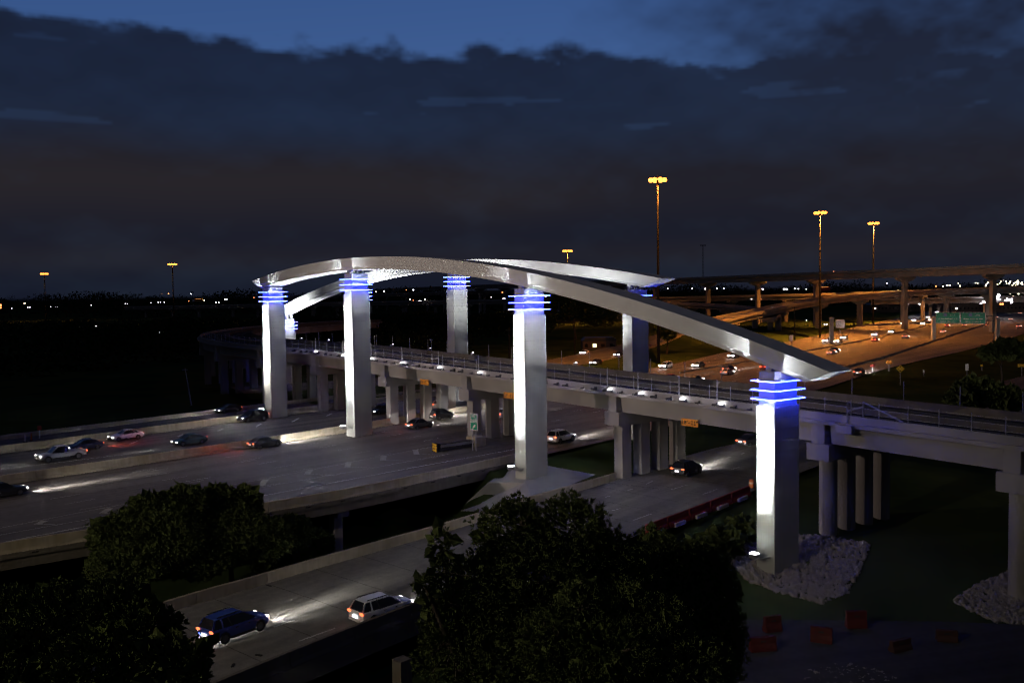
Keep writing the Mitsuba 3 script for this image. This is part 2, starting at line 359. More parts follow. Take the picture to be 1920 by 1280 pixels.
mline([(0, 880), (150, 862), (290, 845)], .2, 'marking_worn', name='edge_line')
# lane dashes further along the freeway
mt = np.gradient(median, axis=0); mt /= np.linalg.norm(mt, axis=1, keepdims=True); mn = np.stack([mt[:, 1], -mt[:, 0]], 1)
dash = []
for off in (4.5, 8.2, 11.9, 15.6, 19.3, -5, -8.7, -12.4, -16.1):
    for k in range(55, len(median) - 1, 4):
        p = median[k] + mn[k] * off
        if p[0] > 22 or (off > 0 and -55 < p[0]): dash.append(stripe([*p, ZF], [*(p + mt[k] * 3), ZF], .15))
part('far_lane_dashes', mk, cat_(dash), 'marking_worn', kind='stuff')

# ------------------------------------------------------------------ near road
L = resample([surf(x, y, zroad)[:2] for x, y in [(300, 1150), (340, 1137), (493, 1093), (867, 985), (1000, 943), (1165, 895), (1247, 866), (1387, 830)]], 2)
Rr_ = resample([surf(x, y, zroad)[:2] for x, y in [(457, 1280), (707, 1177), (950, 1085), (1190, 1005), (1400, 925)]], 2)
dL = (L[1] - L[0]) / np.linalg.norm(L[1] - L[0]); Lx = np.vstack([L[0] - dL * k for k in (40, 25, 12)] + [L]); dE = (L[-1] - L[-8]) / np.linalg.norm(L[-1] - L[-8]); Lx = np.vstack([Lx] + [L[-1] + dE * k for k in (15, 30, 45, 60)])
dR = (Rr_[1] - Rr_[0]) / np.linalg.norm(Rr_[1] - Rr_[0]); Rx = np.vstack([Rr_[0] - dR * k for k in (40, 25, 12)] + [Rr_]); dF = (Rr_[-1] - Rr_[-8]) / np.linalg.norm(Rr_[-1] - Rr_[-8]); Rx = np.vstack([Rx] + [Rr_[-1] + dF * k for k in (15, 30, 45, 60)])
def even(p, n):
    d = np.r_[0, np.cumsum(np.linalg.norm(np.diff(p, axis=0), axis=1))]; t = np.linspace(0, d[-1], n)
    return np.stack([np.interp(t, d, p[:, k]) for k in range(2)], 1)
Le, Re = even(Lx, 90), even(Rx, 90)
l3 = np.array([[*p, zroad(p)] for p in Le]); r3 = np.array([[*p, zroad(p)] for p in Re])
solo('slip_road', strip(l3, r3), 'road_paving', 'pale concrete slip road running past the trees in the foreground', kind='structure', smooth=True)
nr_ = 'slip_road'
for a, b in [((590, 1108), (610, 1102)), ((652, 1087), (664, 1083)), ((710, 1070), (730, 1063)), ((773, 1049), (790, 1044)), ((513, 1175), (568, 1157)), ((790, 1081), (812, 1074)), ((560, 1202), (630, 1177)),
             ((1258, 918), (1288, 909)), ((1317, 927), (1345, 917)), ((1175, 920), (1187, 916)), ((1212, 907), (1224, 902)), ((1135, 932), (1146, 929)), ((1148, 957), (1163, 953)), ((1188, 975), (1222, 963)), ((1337, 866), (1347, 863)), ((1362, 859), (1370, 856)), ((1369, 881), (1387, 875)), ((1390, 851), (1396, 849))]:
    part('lane_dash', nr_, stripe(surf(*a, zroad), surf(*b, zroad), .13), 'marking_white')
part('expansion_joint', nr_, stripe(surf(497, 1096, zroad), surf(668, 1143, zroad), .16), 'joint_dark')
part('expansion_joint', nr_, stripe(surf(1140, 905, zroad), surf(1240, 917, zroad), .12), 'joint_dark')
for c in [(655, 1090), (627, 1096), (437, 1247), (485, 1228), (865, 1020)]:
    p = surf(*c, zroad); part('debris', nr_, box(p + [0, 0, .03], [.5, .16, .06], yaw=.5 + p[0]), 'joint_dark')
PAR = [(-.02, -.9), (-.02, .86), (.26, .86), (.30, .2), (.38, -.05), (.38, -.9)]
jl = [k for k in range(len(Le)) if Le[k][0] < 12.0]
barrier('slip_road_parapet', 'stained yellowish concrete parapet along the left side of the slip road', l3[jl], 0, 2, [(a - .3, b) for a, b in PAR], seg=3)
jr = [k for k in range(len(Re)) if Re[k][0] < 8]
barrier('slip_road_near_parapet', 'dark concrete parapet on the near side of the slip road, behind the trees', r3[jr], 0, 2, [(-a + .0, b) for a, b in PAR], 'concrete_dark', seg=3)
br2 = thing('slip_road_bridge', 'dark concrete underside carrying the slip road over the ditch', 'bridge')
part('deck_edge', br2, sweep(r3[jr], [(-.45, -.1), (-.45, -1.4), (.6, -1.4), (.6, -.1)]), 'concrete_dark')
q_ = surf(745, 1215, zroad)
part('pier', br2, box([q_[0] + .3, q_[1] - .2, -2.6], [.9, .9, 4.0], yaw=.8), 'concrete_dark')
# red and white plastic barriers on the near edge
RB = [surf(x, y, zroad) for x, y in [(1205, 1003), (1245, 988), (1285, 973), (1325, 957), (1365, 941), (1400, 927)]]
for k, (a, b) in enumerate(zip(RB[:-1], RB[1:])):
    t = thing('traffic_barrier', f'red plastic barrier lining the slip road edge, {ORD[k]} of the row from the left', 'barrier', 'red plastic barriers along the slip road')
    d = (b - a); a2, b2 = a + d * .03, b - d * .03
    off = np.array([d[1], -d[0], 0]) / np.linalg.norm(d[:2]) * .35
    part('body', t, sweep(np.array([a2 + off, b2 + off]), [(.3, 0), (-.3, 0), (-.26, .25), (-.12, .5), (-.1, 1.05), (.1, 1.05), (.12, .5), (.26, .25)]), 'plastic_red')
    part('foot', t, sweep(np.array([a2 * .8 + b2 * .2 + off * 1.9 + [0, 0, -.05], a2 * .3 + b2 * .7 + off * 1.9 + [0, 0, -.05]]), [(.2, 0), (-.2, 0), (-.16, .34), (.16, .34)]), 'plastic_white')
for x, y in [(1409, 915), (1424, 913)]:
    p = surf(x, y, zroad)
    t = thing('traffic_drum', 'orange drum on the slip road, ' + ('left one of the pair before the nearest column' if x < 1415 else 'half hidden behind the nearest column'), 'traffic drum')
    part('body', t, tube([p, p + [0, 0, .5], p + [0, 0, 1.0]], [.32, .28, .22], 12), 'plastic_orange', 30)
    part('base', t, tube([p + [0, 0, .0], p + [0, 0, .1]], .45, 12), 'rubber')
    part('band', t, tube([p + [0, 0, .55], p + [0, 0, .7]], [.285, .275], 12), 'plastic_white')
# wedge of sloped concrete paving under the third column
ap = [np.array([*at(x, y, z)]) for x, y, z in [(858, 958, -2.6), (915, 905, 1.2), (965, 868, 2.35), (1025, 873, 2.35), (1117, 890, 1.75), (1000, 938, 1.15), (935, 960, .0)]]
c_ = at(985, 905, 1.95)
av = np.vstack([ap, [c_]]); af = np.array([[k, (k + 1) % 7, 7] for k in range(7)])
am = trimesh.Trimesh(av, af, process=False); am.vertices[:, 2] += .05
am = trimesh.util.concatenate([am]); am = trimesh.Trimesh(*trimesh.remesh.subdivide(am.vertices, am.faces), process=False)
solo('sloped_paving', am, 'concrete_apron', 'grey sloped concrete paving around the foot of the third column', kind='structure')

# ------------------------------------------------------------------ guideway frame
GO = np.array([-40.4, 155.8]); U = np.array([.634, -.7733]); N = np.array([.7733, .634])
def W(s, n_, z): return np.array([*(GO + U * s + N * n_), z])
U3, N3, Z3 = np.array([*U, 0]), np.array([*N, 0]), np.array([0, 0, 1.0])
def zd(s): return 12.75 - .0195 * max(s, 0)
S0, RAD = -30.0, 130.0
def G(s, n_, dz=0.0):
    if s >= S0: return W(s, n_, zd(s) + dz)
    a = (S0 - s) / RAD
    c = GO + U * (S0 - RAD * math.sin(a)) + N * (14 + RAD * (1 - math.cos(a))) + (n_ - 14) * (N * math.cos(a) + U * math.sin(a))
    return np.array([*c, zd(s) + dz])
def gsweep(s0, s1, prof, step=6.0):
    ss = np.linspace(s0, s1, max(2, int(abs(s1 - s0) / (step if s0 < S0 else 12)) + 1))
    return loft([[G(s, a, b) for a, b in prof] for s in ss])
gw = thing('guideway_viaduct', 'long concrete rail viaduct crossing the freeway between the two arches', 'viaduct')
SA, SB = -200.0, 150.0
bents = [-120, -96, -72, -48, -24, -1.0, 22.0, 43.5, 72.0, 98.5, 115.5, 141]
part('slab', gw, gsweep(SA, SB, [(7.5, -.28), (21.3, -.28), (21.3, 0), (7.5, 0)]), 'concrete_deck')
part('track_bed', gw, gsweep(SA, SB, [(8.5, .01), (20.4, .01), (20.4, .10), (8.5, .10)]), 'ballast')
part('parapet', gw, gsweep(SA, SB, [(8.05, .0), (8.3, .0), (8.3, .72), (8.05, .72)]), 'concrete_deck')
part('walkway', gw, gsweep(SA, SB, [(13.7, .1), (15.0, .1), (15.0, .72), (13.7, .72)]), 'concrete_dark')
part('parapet', gw, gsweep(SA, SB, [(20.5, .0), (20.8, .0), (20.8, .95), (20.5, .95)]), 'concrete_dark')
for r_ in (10.2, 11.7, 16.8, 18.3):
    part('rail', gw, gsweep(SA, SB, [(r_ - .04, .1), (r_ + .04, .1), (r_ + .04, .27), (r_ - .04, .27)]), 'steel_dark')
part('kerb_lip', gw, gsweep(SA, SB, [(7.44, -.24), (7.7, -.24), (7.7, .1), (7.44, .1)]), 'concrete_deck')
allb = [SA] + bents + [SB]
for a, b in zip(allb[:-1], allb[1:]):
    for k, n0 in enumerate((8.4, 12.0, 15.4, 18.8)):
        part('girder', gw, gsweep(a + .9, b - .9, [(n0 + .25, -2.15), (n0 + 1.35, -2.15), (n0 + 1.7, -.3), (n0, -.3)]), 'concrete_deck')
    part('diaphragm', gw, gsweep((a + b) / 2 - .2, (a + b) / 2 + .2, [(8.9, -1.7), (20, -1.7), (20, -.3), (8.9, -.3)]), 'concrete_deck')
# bents: cap and columns
for s in bents:
    cs = [G(s, x, 0) for x in (9.6, 12.8, 16.0, 19.2)]
    rnd = s > 95
    cap = []
    ax_n = G(s, 20, 0) - G(s, 8, 0); ax_n /= np.linalg.norm(ax_n); ax_u = np.array([ax_n[1], -ax_n[0], 0])
    mid = (cs[0] + cs[-1]) / 2; zc = zd(s)
    bt = 'cap'
    part('cap', gw, cat_([box(mid + [0, 0, -2.95], [13.2, 2.3, 1.55], axes=[ax_n, ax_u, Z3]), box(mid + [0, 0, -1.25], [13.0, 1.3, 1.84], axes=[ax_n, ax_u, Z3])]), 'concrete_deck')
    for c in cs:
        zb = min(zg(c[0], c[1]) - .4, 2.0)
        if rnd: part('pier', gw, tube([[c[0], c[1], zb], [c[0], c[1], zc - 3.7]], .82, 20), 'concrete_deck', 40)
        else: part('pier', gw, box([c[0], c[1], (zb + zc - 3.7) / 2], [1.5, 1.3, zc - 3.7 - zb], axes=[ax_n, ax_u, Z3]), 'concrete_deck')
# handrail posts along the near wall and the far parapet
pk = mikit.ply(box([0, 0, .75], [.07, .07, 1.5])); pk2 = mikit.ply(box([0, 0, 1.0], [.11, .11, 2.1]))
lamps_s = [0.4, 10.1, 19.2, 28.2, 37.9, 47.4, 71.9, 76.7, 82.6, 87.6]
for s in np.arange(-60, 124, 2.65):
    part('post', gw, pk, 'steel', M=T().translate(G(s, 8.17, .70).tolist()))
for s in lamps_s: part('lamp_post', gw, pk2, 'steel', M=T().translate(G(s - .9, 8.17, .70).tolist()))
for s in np.arange(-40, 122, 5.6):
    part('far_post', gw, pk, 'steel', M=T().translate(G(s, 20.65, .93).tolist()).scale([1.2, 1.2, 1.25]))
for h in (1.0, 1.5, 2.0):
    part('cable', gw, gsweep(-60, 124, [(8.16, h), (8.18, h), (8.18, h + .02), (8.16, h + .02)]), 'steel')
blob = mikit.ply(cat_([box([0, 0, .12], [.5, .22, .24]), box([.25, 0, .22], [.2, .18, .3])]))
rb = np.random.default_rng(3)
for s in np.arange(-8, 96, 2.2):
    part('conduit_box', gw, blob, 'steel_dark', M=frame(G(s + rb.uniform(-.6, .6), 7.85, 0), rb.uniform(-1, .2), rb.uniform(.8, 1.4)))
# maintenance frame just right of the nearest column, blue lit
for a, b in [((101.5, 7.8, .1), (101.5, 7.8, 1.9)), ((106.5, 8.2, .75), (102.8, 8.2, 2.1)), ((102.8, 8.2, .3), (102.8, 8.2, 2.1)), ((101.5, 7.8, 1.2), (102.8, 8.2, 1.7))]:
    part('brace', gw, bar(G(*a), G(*b), .12), 'lamp_body')
part('junction_box', gw, box(G(101.6, 7.2, -.35), [1.6, .5, .7], axes=[U3, N3, Z3]), 'concrete_deck')
for a, b in [((-8, 20.6, .95), (-6.5, 20.6, 2.4)), ((-4, 20.6, .95), (-2.6, 20.6, 2.4)), ((-1.4, 20.6, .95), (-1.4, 20.6, 2.6))]:
    part('brace', gw, bar(G(*a), G(*b), .16), 'steel')

# ------------------------------------------------------------------ arches
def arch(key, n0, top, s_top, s_bot):
    prof = [(-1.6, 'T', 0), (-1.6, 'B', .45), (-1.42, 'B', .45), (-1.5, 'B', 0), (1.5, 'B', 0), (1.42, 'B', .45), (1.6, 'B', .45), (1.6, 'T', 0)]
    R = []
    for k in np.linspace(0, 1, 90):
        st, sb = s_top[0] + (s_top[1] - s_top[0]) * k, s_bot[0] + (s_bot[1] - s_bot[0]) * k
        ring = []
        for off, w, up in prof:
            if w == 'T': ring.append(W(st, n0 + off, top(st)))
            else:
                f = up / 1.7; s = sb * (1 - f) + st * f
                ring.append(W(s, n0 + off, (top(sb) - 1.7) * (1 - f) + top(st) * f if up else top(sb) - 1.7))
        R.append(ring)
    return loft(R)
topA = lambda s: 28.2 - .00214 * (s - 31) ** 2
def topB(s): return 28.75 - (.00172 if s > 14 else .0019) * (s - 14) ** 2
ka = thing('steel_arch', 'long white arch nearest the camera, sloping down to the right', 'arch')
part('box_girder', ka, arch('a', 0, topA, (-4.4, 105.6), (-1.1, 103.2)), 'arch_paint')
kb = thing('steel_arch', 'white arch on the far side of the rail viaduct, sloping down to the left', 'arch')
part('box_girder', kb, arch('b', 28, topB, (-61, 63.2), (-58, 59.6)), 'arch_paint')

# ------------------------------------------------------------------ columns
LED = (.6, 1.2, 26.0)
cols = [  # label, s, n, base z, top z, heading of the narrow face (deg)
    ('tall lit concrete column standing farthest left under the near arch', .5, 0, 2.3, 24.4, 39, 1.0),
    ('tall lit concrete column second from left under the near arch', 28.3, 0, 2.3, 26.0, 42, 1.0),
    ('tall lit concrete column on the sloped paving, third under the near arch', 66.9, 0, 1.7, 23.4, 51, 1.0),
    ('nearest lit concrete column with blue rings, rising from the rock bed', 99.6, 0, -1.3, 16.0, 55, 1.0),
    ('short blue ringed column carrying the low left end of the far arch', -52.8, 28, 1.5, 17.6, 40, 0),
    ('column of the far arch mostly hidden behind the second near column', -18.9, 28, 1.5, 24.2, 42, 0),
    ('grey concrete column seen through the middle of the near arch', 14.5, 28, 2.2, 26.6, 44, 0),
    ('dim column of the far arch carrying its right end', 57.0, 28, 2.2, 23.1, 53, 0)]
arcs = {0: topA, 28: topB}
for ci, (lab, s, n0, zb, zt, phi, fl) in enumerate(cols):
    t = thing('arch_column', lab, 'column')
    a, b = 1.95, 3.25
    ph = math.radians(phi); cu = np.array([math.cos(ph), -math.sin(ph), 0]); cn = np.array([math.sin(ph), math.cos(ph), 0])
    c = W(s, n0, 0)
    def prism(da, db, z0, z1, ch=.05):
        x, y = a / 2 + da, b / 2 + db
        pl = [(x, y - ch), (x - ch, y), (-x + ch, y), (-x, y - ch), (-x, -y + ch), (-x + ch, -y), (x - ch, -y), (x, -y + ch)]
        return loft([[c + cu * p + cn * q + [0, 0, z] for p, q in pl] for z in (z0, z1)])
    zs = zt - 2.95
    part('shaft', t, prism(0, 0, zb, zs - 4 * .97), 'concrete_column')
    for k in range(4):
        part('course', t, prism(0, 0, zs - (k + 1) * .97 + .045, zs - k * .97), 'concrete_column')
    part('joint_core', t, prism(-.05, -.05, zs - 4 * .97, zs - .02), 'concrete_deck')
    part('head', t, prism(-.13, -.13, zs, zt), 'concrete_column')
    # LED fins
    for k in range(3):
        z = zt - .78 - k * .77
        x, y, o = a / 2 - .13, b / 2 - .13, .45
        rect = lambda ex, ey: np.array([(ex, ey), (-ex, ey), (-ex, -ey), (ex, -ey)])
        fin = []
        for sx, sy, lx, ly in ((0, y + o / 2, 2 * (x + o), o), (0, -y - o / 2, 2 * (x + o), o), (x + o / 2, 0, o, 2 * y), (-x - o / 2, 0, o, 2 * y)):
            fin.append(box(c + cu * sx + cn * sy + [0, 0, z], [lx - .02, ly - .02, .06], axes=[cu, cn, Z3]))
        part('fin', t, cat_(fin), 'steel')
        led = []
        X, Y = x + o, y + o
        for p, q in (((-X, -Y), (X, -Y)), ((X, -Y), (X, Y)), ((X, Y), (-X, Y)), ((-X, Y), (-X, -Y))):
            P, Q = c + cu * p[0] + cn * p[1] + [0, 0, z - .03], c + cu * q[0] + cn * q[1] + [0, 0, z - .03]
            led.append(tube([P, Q], .062, 8))
        part('light_bar', t, cat_(led), 'lamp_glass', emit=LED, weight=.22 if n0 == 0 else .12)
    # bearings between head and arch
    for k, off in enumerate((-1.1, 0, 1.1)):
        zt2 = arcs[n0](s) - 1.66
        if zt2 > zt + .05:
            part('bearing', t, box(W(s, n0 + off, (zt + zt2) / 2), [.55, .5, zt2 - zt + .1], axes=[U3, N3, Z3]), 'concrete_column')
    if fl:
        # floodlight on a bracket at the foot of the lit face
        fz = zb + 1.9
        pos = c - cn * (b / 2 + 1.25) + [0, 0, fz] - cu * .15
        fk_ = thing('column_floodlight', 'round floodlight on a bracket at the foot of ' + ['the leftmost column', 'the second column from left', 'the third column, above sloped paving', 'the nearest column, above the rocks'][ci], 'floodlight')
        part('housing', fk_, tube([pos + [0, 0, -.45], pos + [0, 0, -.3], pos], [.22, .36, .44], 16), 'lamp_body', 40)
        part('lens', fk_, trimesh.creation.icosphere(subdivisions=2, radius=1.0).apply_scale([.42, .42, .10]).apply_translation(pos + [0, 0, .02]), 'lamp_glass', True, emit=(9, 9.5, 9.5), weight=0)
        part('bracket', fk_, cat_([bar(pos + [0, 0, -.4] - cu * .5, c - cn * (b / 2 - .05) + [0, 0, fz - .4] - cu * .5, .1), bar(pos + [0, 0, -.4] + cu * .5, c - cn * (b / 2 - .05) + [0, 0, fz - .4] + cu * .5, .1), bar(pos + [0, 0, -.4] - cu * .55, pos + [0, 0, -.4] + cu * .55, .1)]), 'steel')
        h = zt - fz - zb * 0
        src = pos + [0, 0, .2]
        tgt = c - cn * (b / 2 + .7) + [0, 0, zt]
        white = (.98, 1.0, .97)
        hh = zt - src[2]
        ks = (hh / 20) ** 2.5
        spot(src, tgt, white, (38000 if ci == 3 else 27000) * ks, 14, 3.5, .5)
        spot(src, tgt, white, 4600 * min(1, ks * 1.2), 21, 8, .2)
        spot(src, tgt, white, 420, 56, 20, .15)

# ------------------------------------------------------------------ floodlights on the deck
lens = trimesh.creation.icosphere(subdivisions=2, radius=1.0).apply_scale([.31, .23, .13])
for k, s in enumerate(lamps_s):
    p = G(s, 7.62, .42)
    t = thing('deck_floodlight', f'small bright floodlight on the near viaduct ledge, {ORD[k]} from the left', 'floodlight', 'floodlights along the viaduct ledge')
    part('housing', t, box(p + [0, 0, -.22], [.7, .4, .3], axes=[U3, N3, Z3]), 'lamp_body')
    part('lens', t, mikit.ply(lens, smooth=True), 'lamp_glass', M=axes_T(p + np.array([0, 0, .0]), U3, N3 * .8 + Z3 * .6, Z3 * .8 - N3 * .6), emit=(13, 13.5, 14), weight=.1)
    part('bracket', t, box(p + [0, 0, -.38], [.12, .3, .12], axes=[U3, N3, Z3]), 'steel')
    spot(p + [0, 0, .35], W(s, -.3, topA(s) - 1.6), (.97, .98, 1.0), 850, 44, 20, .4)
for k, s in enumerate((-54, -44, -32, -20, -8, 4, 16, 28, 40, 52)):
    p = G(s, 21.05, 1.0)
    t = thing('parapet_floodlight', 'small floodlight on the far parapet of the viaduct aimed at the far arch', 'floodlight', 'floodlights along the far parapet')
    part('housing', t, box(p + [0, 0, .1], [.6, .3, .3], axes=[U3, N3, Z3]), 'lamp_body')
    part('lens', t, mikit.ply(lens.copy().apply_scale(.6), smooth=True), 'lamp_glass', M=axes_T(p + np.array([0, 0, .3]) + N3 * .12, U3, N3, Z3), emit=(6, 6.2, 6.5), weight=0)
    if k in (1, 4, 7, 9): spot(p + [0, 0, .5] + N3 * .2, W(s - 2, 27, topB(s) - 1.3), (.96, 1.0, .98), 2700 if k != 9 else 1500, 64, 18, 4)

# ------------------------------------------------------------------ high masts
SOD = (1.0, .33, .05)
def mast(base, top_z, label, inten, weight, scale=1.0, color=SOD, aim=None):
    t = thing('high_mast_light', label, 'high mast light', 'high mast lights round the interchange')
    b = np.array(base, float); tp = np.array([b[0], b[1], top_z])
    part('pole', t, tube([b + [0, 0, -1], (b + tp) / 2, tp], np.array([.42, .34, .26]) * scale, 10), 'weathered_pole', 40)
    part('ring', t, cat_([tube([tp + np.array([math.cos(a) * 1.9, math.sin(a) * 1.9, 0]) * scale, tp + np.array([math.cos(a + .79) * 1.9, math.sin(a + .79) * 1.9, 0]) * scale], .09, 6) for a in np.arange(8) * math.pi / 4] + [bar(tp, tp + np.array([math.cos(a) * 1.9, math.sin(a) * 1.9, 0]) * scale, .12) for a in np.arange(4) * math.pi / 2]), 'steel_dark')
    lm = trimesh.creation.icosphere(subdivisions=1, radius=1.0).apply_scale(np.array([.78, .78, .62]) * scale)
    for k in range(8):
        a = k * math.pi / 4 + .2
        q = tp + np.array([math.cos(a) * 2.05 * scale, math.sin(a) * 2.05 * scale, -.25])
        part('luminaire', t, mikit.ply(lm, smooth=True), 'lamp_glass', M=T().translate(q.tolist()), emit=(4.0, .95, .13), weight=0)
    part('beacon', t, tube([tp, tp + [0, 0, 1.1]], .2 * scale, 6), 'steel_dark')
    if inten: spot(tp + [0, -2.3 * scale, -.9], tp + [0, -2.3 * scale, -50] if aim is None else aim, color, inten, 76, 30, weight)
def up_z(px, py, Y): return float(atY(px, py, Y)[2])
for (px, py, Y, lab, I, w, sc) in [
    (1233, 336, 262, 'tallest glowing high mast light, standing behind the arch', 8500, 4, 1.0),
    (1538, 398, 380, 'glowing high mast light left of the pair above the high flyover', 34000, 2, 1.0),
    (1638, 418, 520, 'glowing high mast light right of the pair above the high flyover', 44000, 2, 1.15),
    (1064, 470, 600, 'small glowing high mast light showing just above the far arch', 12000, 1, 1.25),
    (323, 495, 720, 'glowing high mast light on the dark left horizon, right one of two', 2500, .4, 1.3),
    (83, 513, 900, 'glowing high mast light on the dark left horizon, left one of two', 2500, .3, 1.4)]:
    q = atY(px, py, Y)
    mast([q[0], q[1], 2.0], q[2], lab, I, w, sc)
mast([-70, 4, -3], 42, 'added unseen high mast light brightening the foreground trees from the left', 4300, 3, color=(1.0, .86, .62), aim=[-4, 36, 4])  # lamp added out of view to lift the dark tree crowns
mast([-150, 55, 0], 46, 'added unseen high mast light off to the left of the freeway', 0, 0)  # mast added out of view to go with the beam below
spot([-148, 54, 45.2], [-10, 118, 20], (1.0, .78, .66), 16000, 19.5, 9, 34)  # added beam from out of view, lights the arch sides and girders
q = atY(1318, 460, 700)
t = thing('unlit_mast', 'unlit high mast standing dark against the sky right of the tallest light', 'mast')
part('pole', t, tube([[q[0], q[1], 1.5], [q[0], q[1], q[2]]], [.4, .25], 8), 'steel_dark'); part('ring', t, tube([q + [-2.2, 0, 0], q + [2.2, 0, 0]], .35, 6), 'steel_dark')

# ------------------------------------------------------------------ flyovers
def viaduct(name, label, path, width, depth, spacing, cap=True, side='concrete_deck', zground=1.5, start=0, pier_r=1.3):
    t = thing(name, label, 'flyover')
    p = resample(path, 12)
    w = width / 2
    part('deck', t, sweep(p, [(w, 0), (-w, 0), (-w, -.35), (-w + 1.3, -.6), (-w + 1.5, -depth), (w - 1.5, -depth), (w - 1.3, -.6), (w, -.35)]), side)
    for sg in (1, -1): part('parapet', t, sweep(p, [(sg * w, 0), (sg * (w - .35), 0), (sg * (w - .3), 1.05), (sg * (w - .05), 1.05)]), side)
    d = np.r_[0, np.cumsum(np.linalg.norm(np.diff(p, axis=0), axis=1))]
    for x in np.arange(start, d[-1], spacing):
        k = min(int(np.searchsorted(d, x)), len(p) - 2); c = p[k]
        if c[2] - depth < zground + 2.0: continue
        tt = (p[k + 1] - p[k]); tt[2] = 0; tt /= np.linalg.norm(tt); nn = np.array([-tt[1], tt[0], 0])
        zt = c[2] - depth
        part('pier', t, box([c[0], c[1], (zt - 1.5 + zground) / 2], [pier_r * 1.3, pier_r * 2, zt - 1.5 - zground], axes=[tt, nn, Z3]), side)
        if cap:
            pr = [(-w + .4, 0), (-w + .4, -.9), (-pier_r, -2.6), (pier_r, -2.6), (w - .4, -.9), (w - .4, 0)]
            R = [[c + nn * a + [0, 0, zt - c[2] + b] + tt * e for a, b in pr] for e in (-1.0, 1.0)]
            part('pier_cap', t, loft(R), side)
    return t
viaduct('flyover', 'highest flyover running level across the right horizon', [(-260, 1420, 28), (-110, 1100, 29.5), (0, 862, 30), (109, 630, 30), (165, 510, 30.5), (219, 395, 31), (330, 158, 31)], 13, 3.0, 52, start=20)
viaduct('flyover', 'level middle flyover below the highest one, crossing behind the arches', [(-420, 1010, 12.5), (-250, 930, 14), (-150, 850, 15.5), (0, 740, 16.5), (110, 640, 17.5), (200, 570, 19), (300, 560, 21), (420, 560, 22)], 12, 2.6, 40, start=15)
viaduct('flyover', 'flyover passing far behind the arches at the horizon', [(-300, 1120, 20), (-120, 1010, 23), (0, 950, 24.5), (110, 890, 25)], 11, 2.4, 46, start=30)
viaduct('ramp', 'curved orange lit ramp rising from the freeway to the right', [(66, 373, 6.0), (80, 396, 7.6), (107, 432, 10.6), (172, 490, 17.6), (240, 530, 20.2), (330, 570, 20.5)], 11, 2.3, 38, start=60)
viaduct('ramp', 'pale edged loop ramp curving down behind the sloping arch', [(70, 640, 15), (110, 560, 14), (128, 500, 12.3), (130, 465, 10.5), (122, 440, 9)], 9, 1.9, 36, start=8)
viaduct('flyover', 'low far flyover at the right edge above the crowd of headlights', [(250, 640, 14), (330, 600, 15), (470, 560, 15), (600, 540, 15)], 12, 3.0, 60, start=30)
ramp = resample([(-60, 200, 2.56), (-20, 226, 2.56), (11, 260, 2.58), (45, 332, 3.2), (58, 358, 4.6), (66, 373, 6.0)], 4)
tg = np.gradient(ramp[:, :2], axis=0); tg /= np.linalg.norm(tg, axis=1, keepdims=True); nn_ = np.stack([-tg[:, 1], tg[:, 0]], 1)
wd = np.interp(ramp[:, 1], [200, 260, 330, 373], [8, 9, 8, 5.5])[:, None]
solo('entry_ramp', strip(np.c_[ramp[:, :2] + nn_ * wd, ramp[:, 2]], np.c_[ramp[:, :2] - nn_ * wd, ramp[:, 2]]), 'far_paving', 'orange lit ramp road left of the main lanes', kind='structure', smooth=True)
solo('ramp_embankment', strip(np.c_[ramp[:, :2] - nn_ * (wd + .05), ramp[:, 2] - .05], np.c_[ramp[:, :2] - nn_ * (wd + 9), np.full(len(ramp), 2.2)]), 'grass', 'grassy bank along the orange ramp', kind='structure', smooth=True)
rs = ramp[ramp[:, 1] > 300]; ns_ = nn_[ramp[:, 1] > 300]; ws_ = wd[ramp[:, 1] > 300]
barrier('ramp_barrier', 'concrete barrier along the near side of the orange ramp', np.c_[rs[:, :2] - ns_ * ws_, rs[:, 2]], 0, 4, [(.15, -.1), (-.15, -.1), (-.12, .9), (.12, .9)], seg=4)
# divider between main lanes and exit road, right
dv = [at(x, y, ZF) for x, y in [(1560, 697), (1590, 689), (1650, 673), (1720, 650), (1800, 624), (1880, 598)]]
barrier('exit_divider', 'low barrier dividing the main lanes from the exit road at right', resample(np.array(dv), 8), 0, 4, [(.3, 0), (-.3, 0), (-.15, .6), (.15, .6)], seg=1)
mr = median[(median[:, 0] > 40) & (median[:, 0] < 240)]
barrier('median_barrier', 'low median barrier among the headlights on the right freeway', mr, ZF, 4, [(.25, 0), (-.25, 0), (-.12, .42), (.12, .42)], seg=4)
# right frontage road, dark
solo('right_frontage_road', sheet([(62, 140), (70, 134), (120, 190), (190, 262), (280, 350), (268, 364), (178, 276), (108, 202)], lambda q: zg(*q) + .25), 'far_paving', 'dark frontage road beyond the viaduct at right', kind='structure')

# ------------------------------------------------------------------ signs and street furniture
def text_on(parent, text, height, org, X, Y, matn, bold=True, center=True, depth=.01, name='lettering'):
    m = meshkit.text_mesh(text, height, depth, bold)
    w = m.bounds[1][0] - m.bounds[0][0]
    X, Y = np.array(X, float), np.array(Y, float); Zv = np.cross(X, Y)
    o = np.array(org, float) - (X * (m.bounds[0][0] + w / 2) if center else 0)
    part(name, parent, m, matn, M=axes_T(o, X, Y, Zv))
def panel(parent, c, X, w, h, matn, border=None, d=.06, name='panel'):
    X = np.array(X, float); Zv = np.cross(X, Z3)
    if border: part('border', parent, box(c, [w, h, d], axes=[X, Z3, Zv]), border); c = c + Zv * .012; w -= .12 * h ** .5; h -= .12 * h ** .5
    part(name, parent, box(c, [w, h, d], axes=[X, Z3, Zv]), matn)
    return c + Zv * (d / 2 + .001)
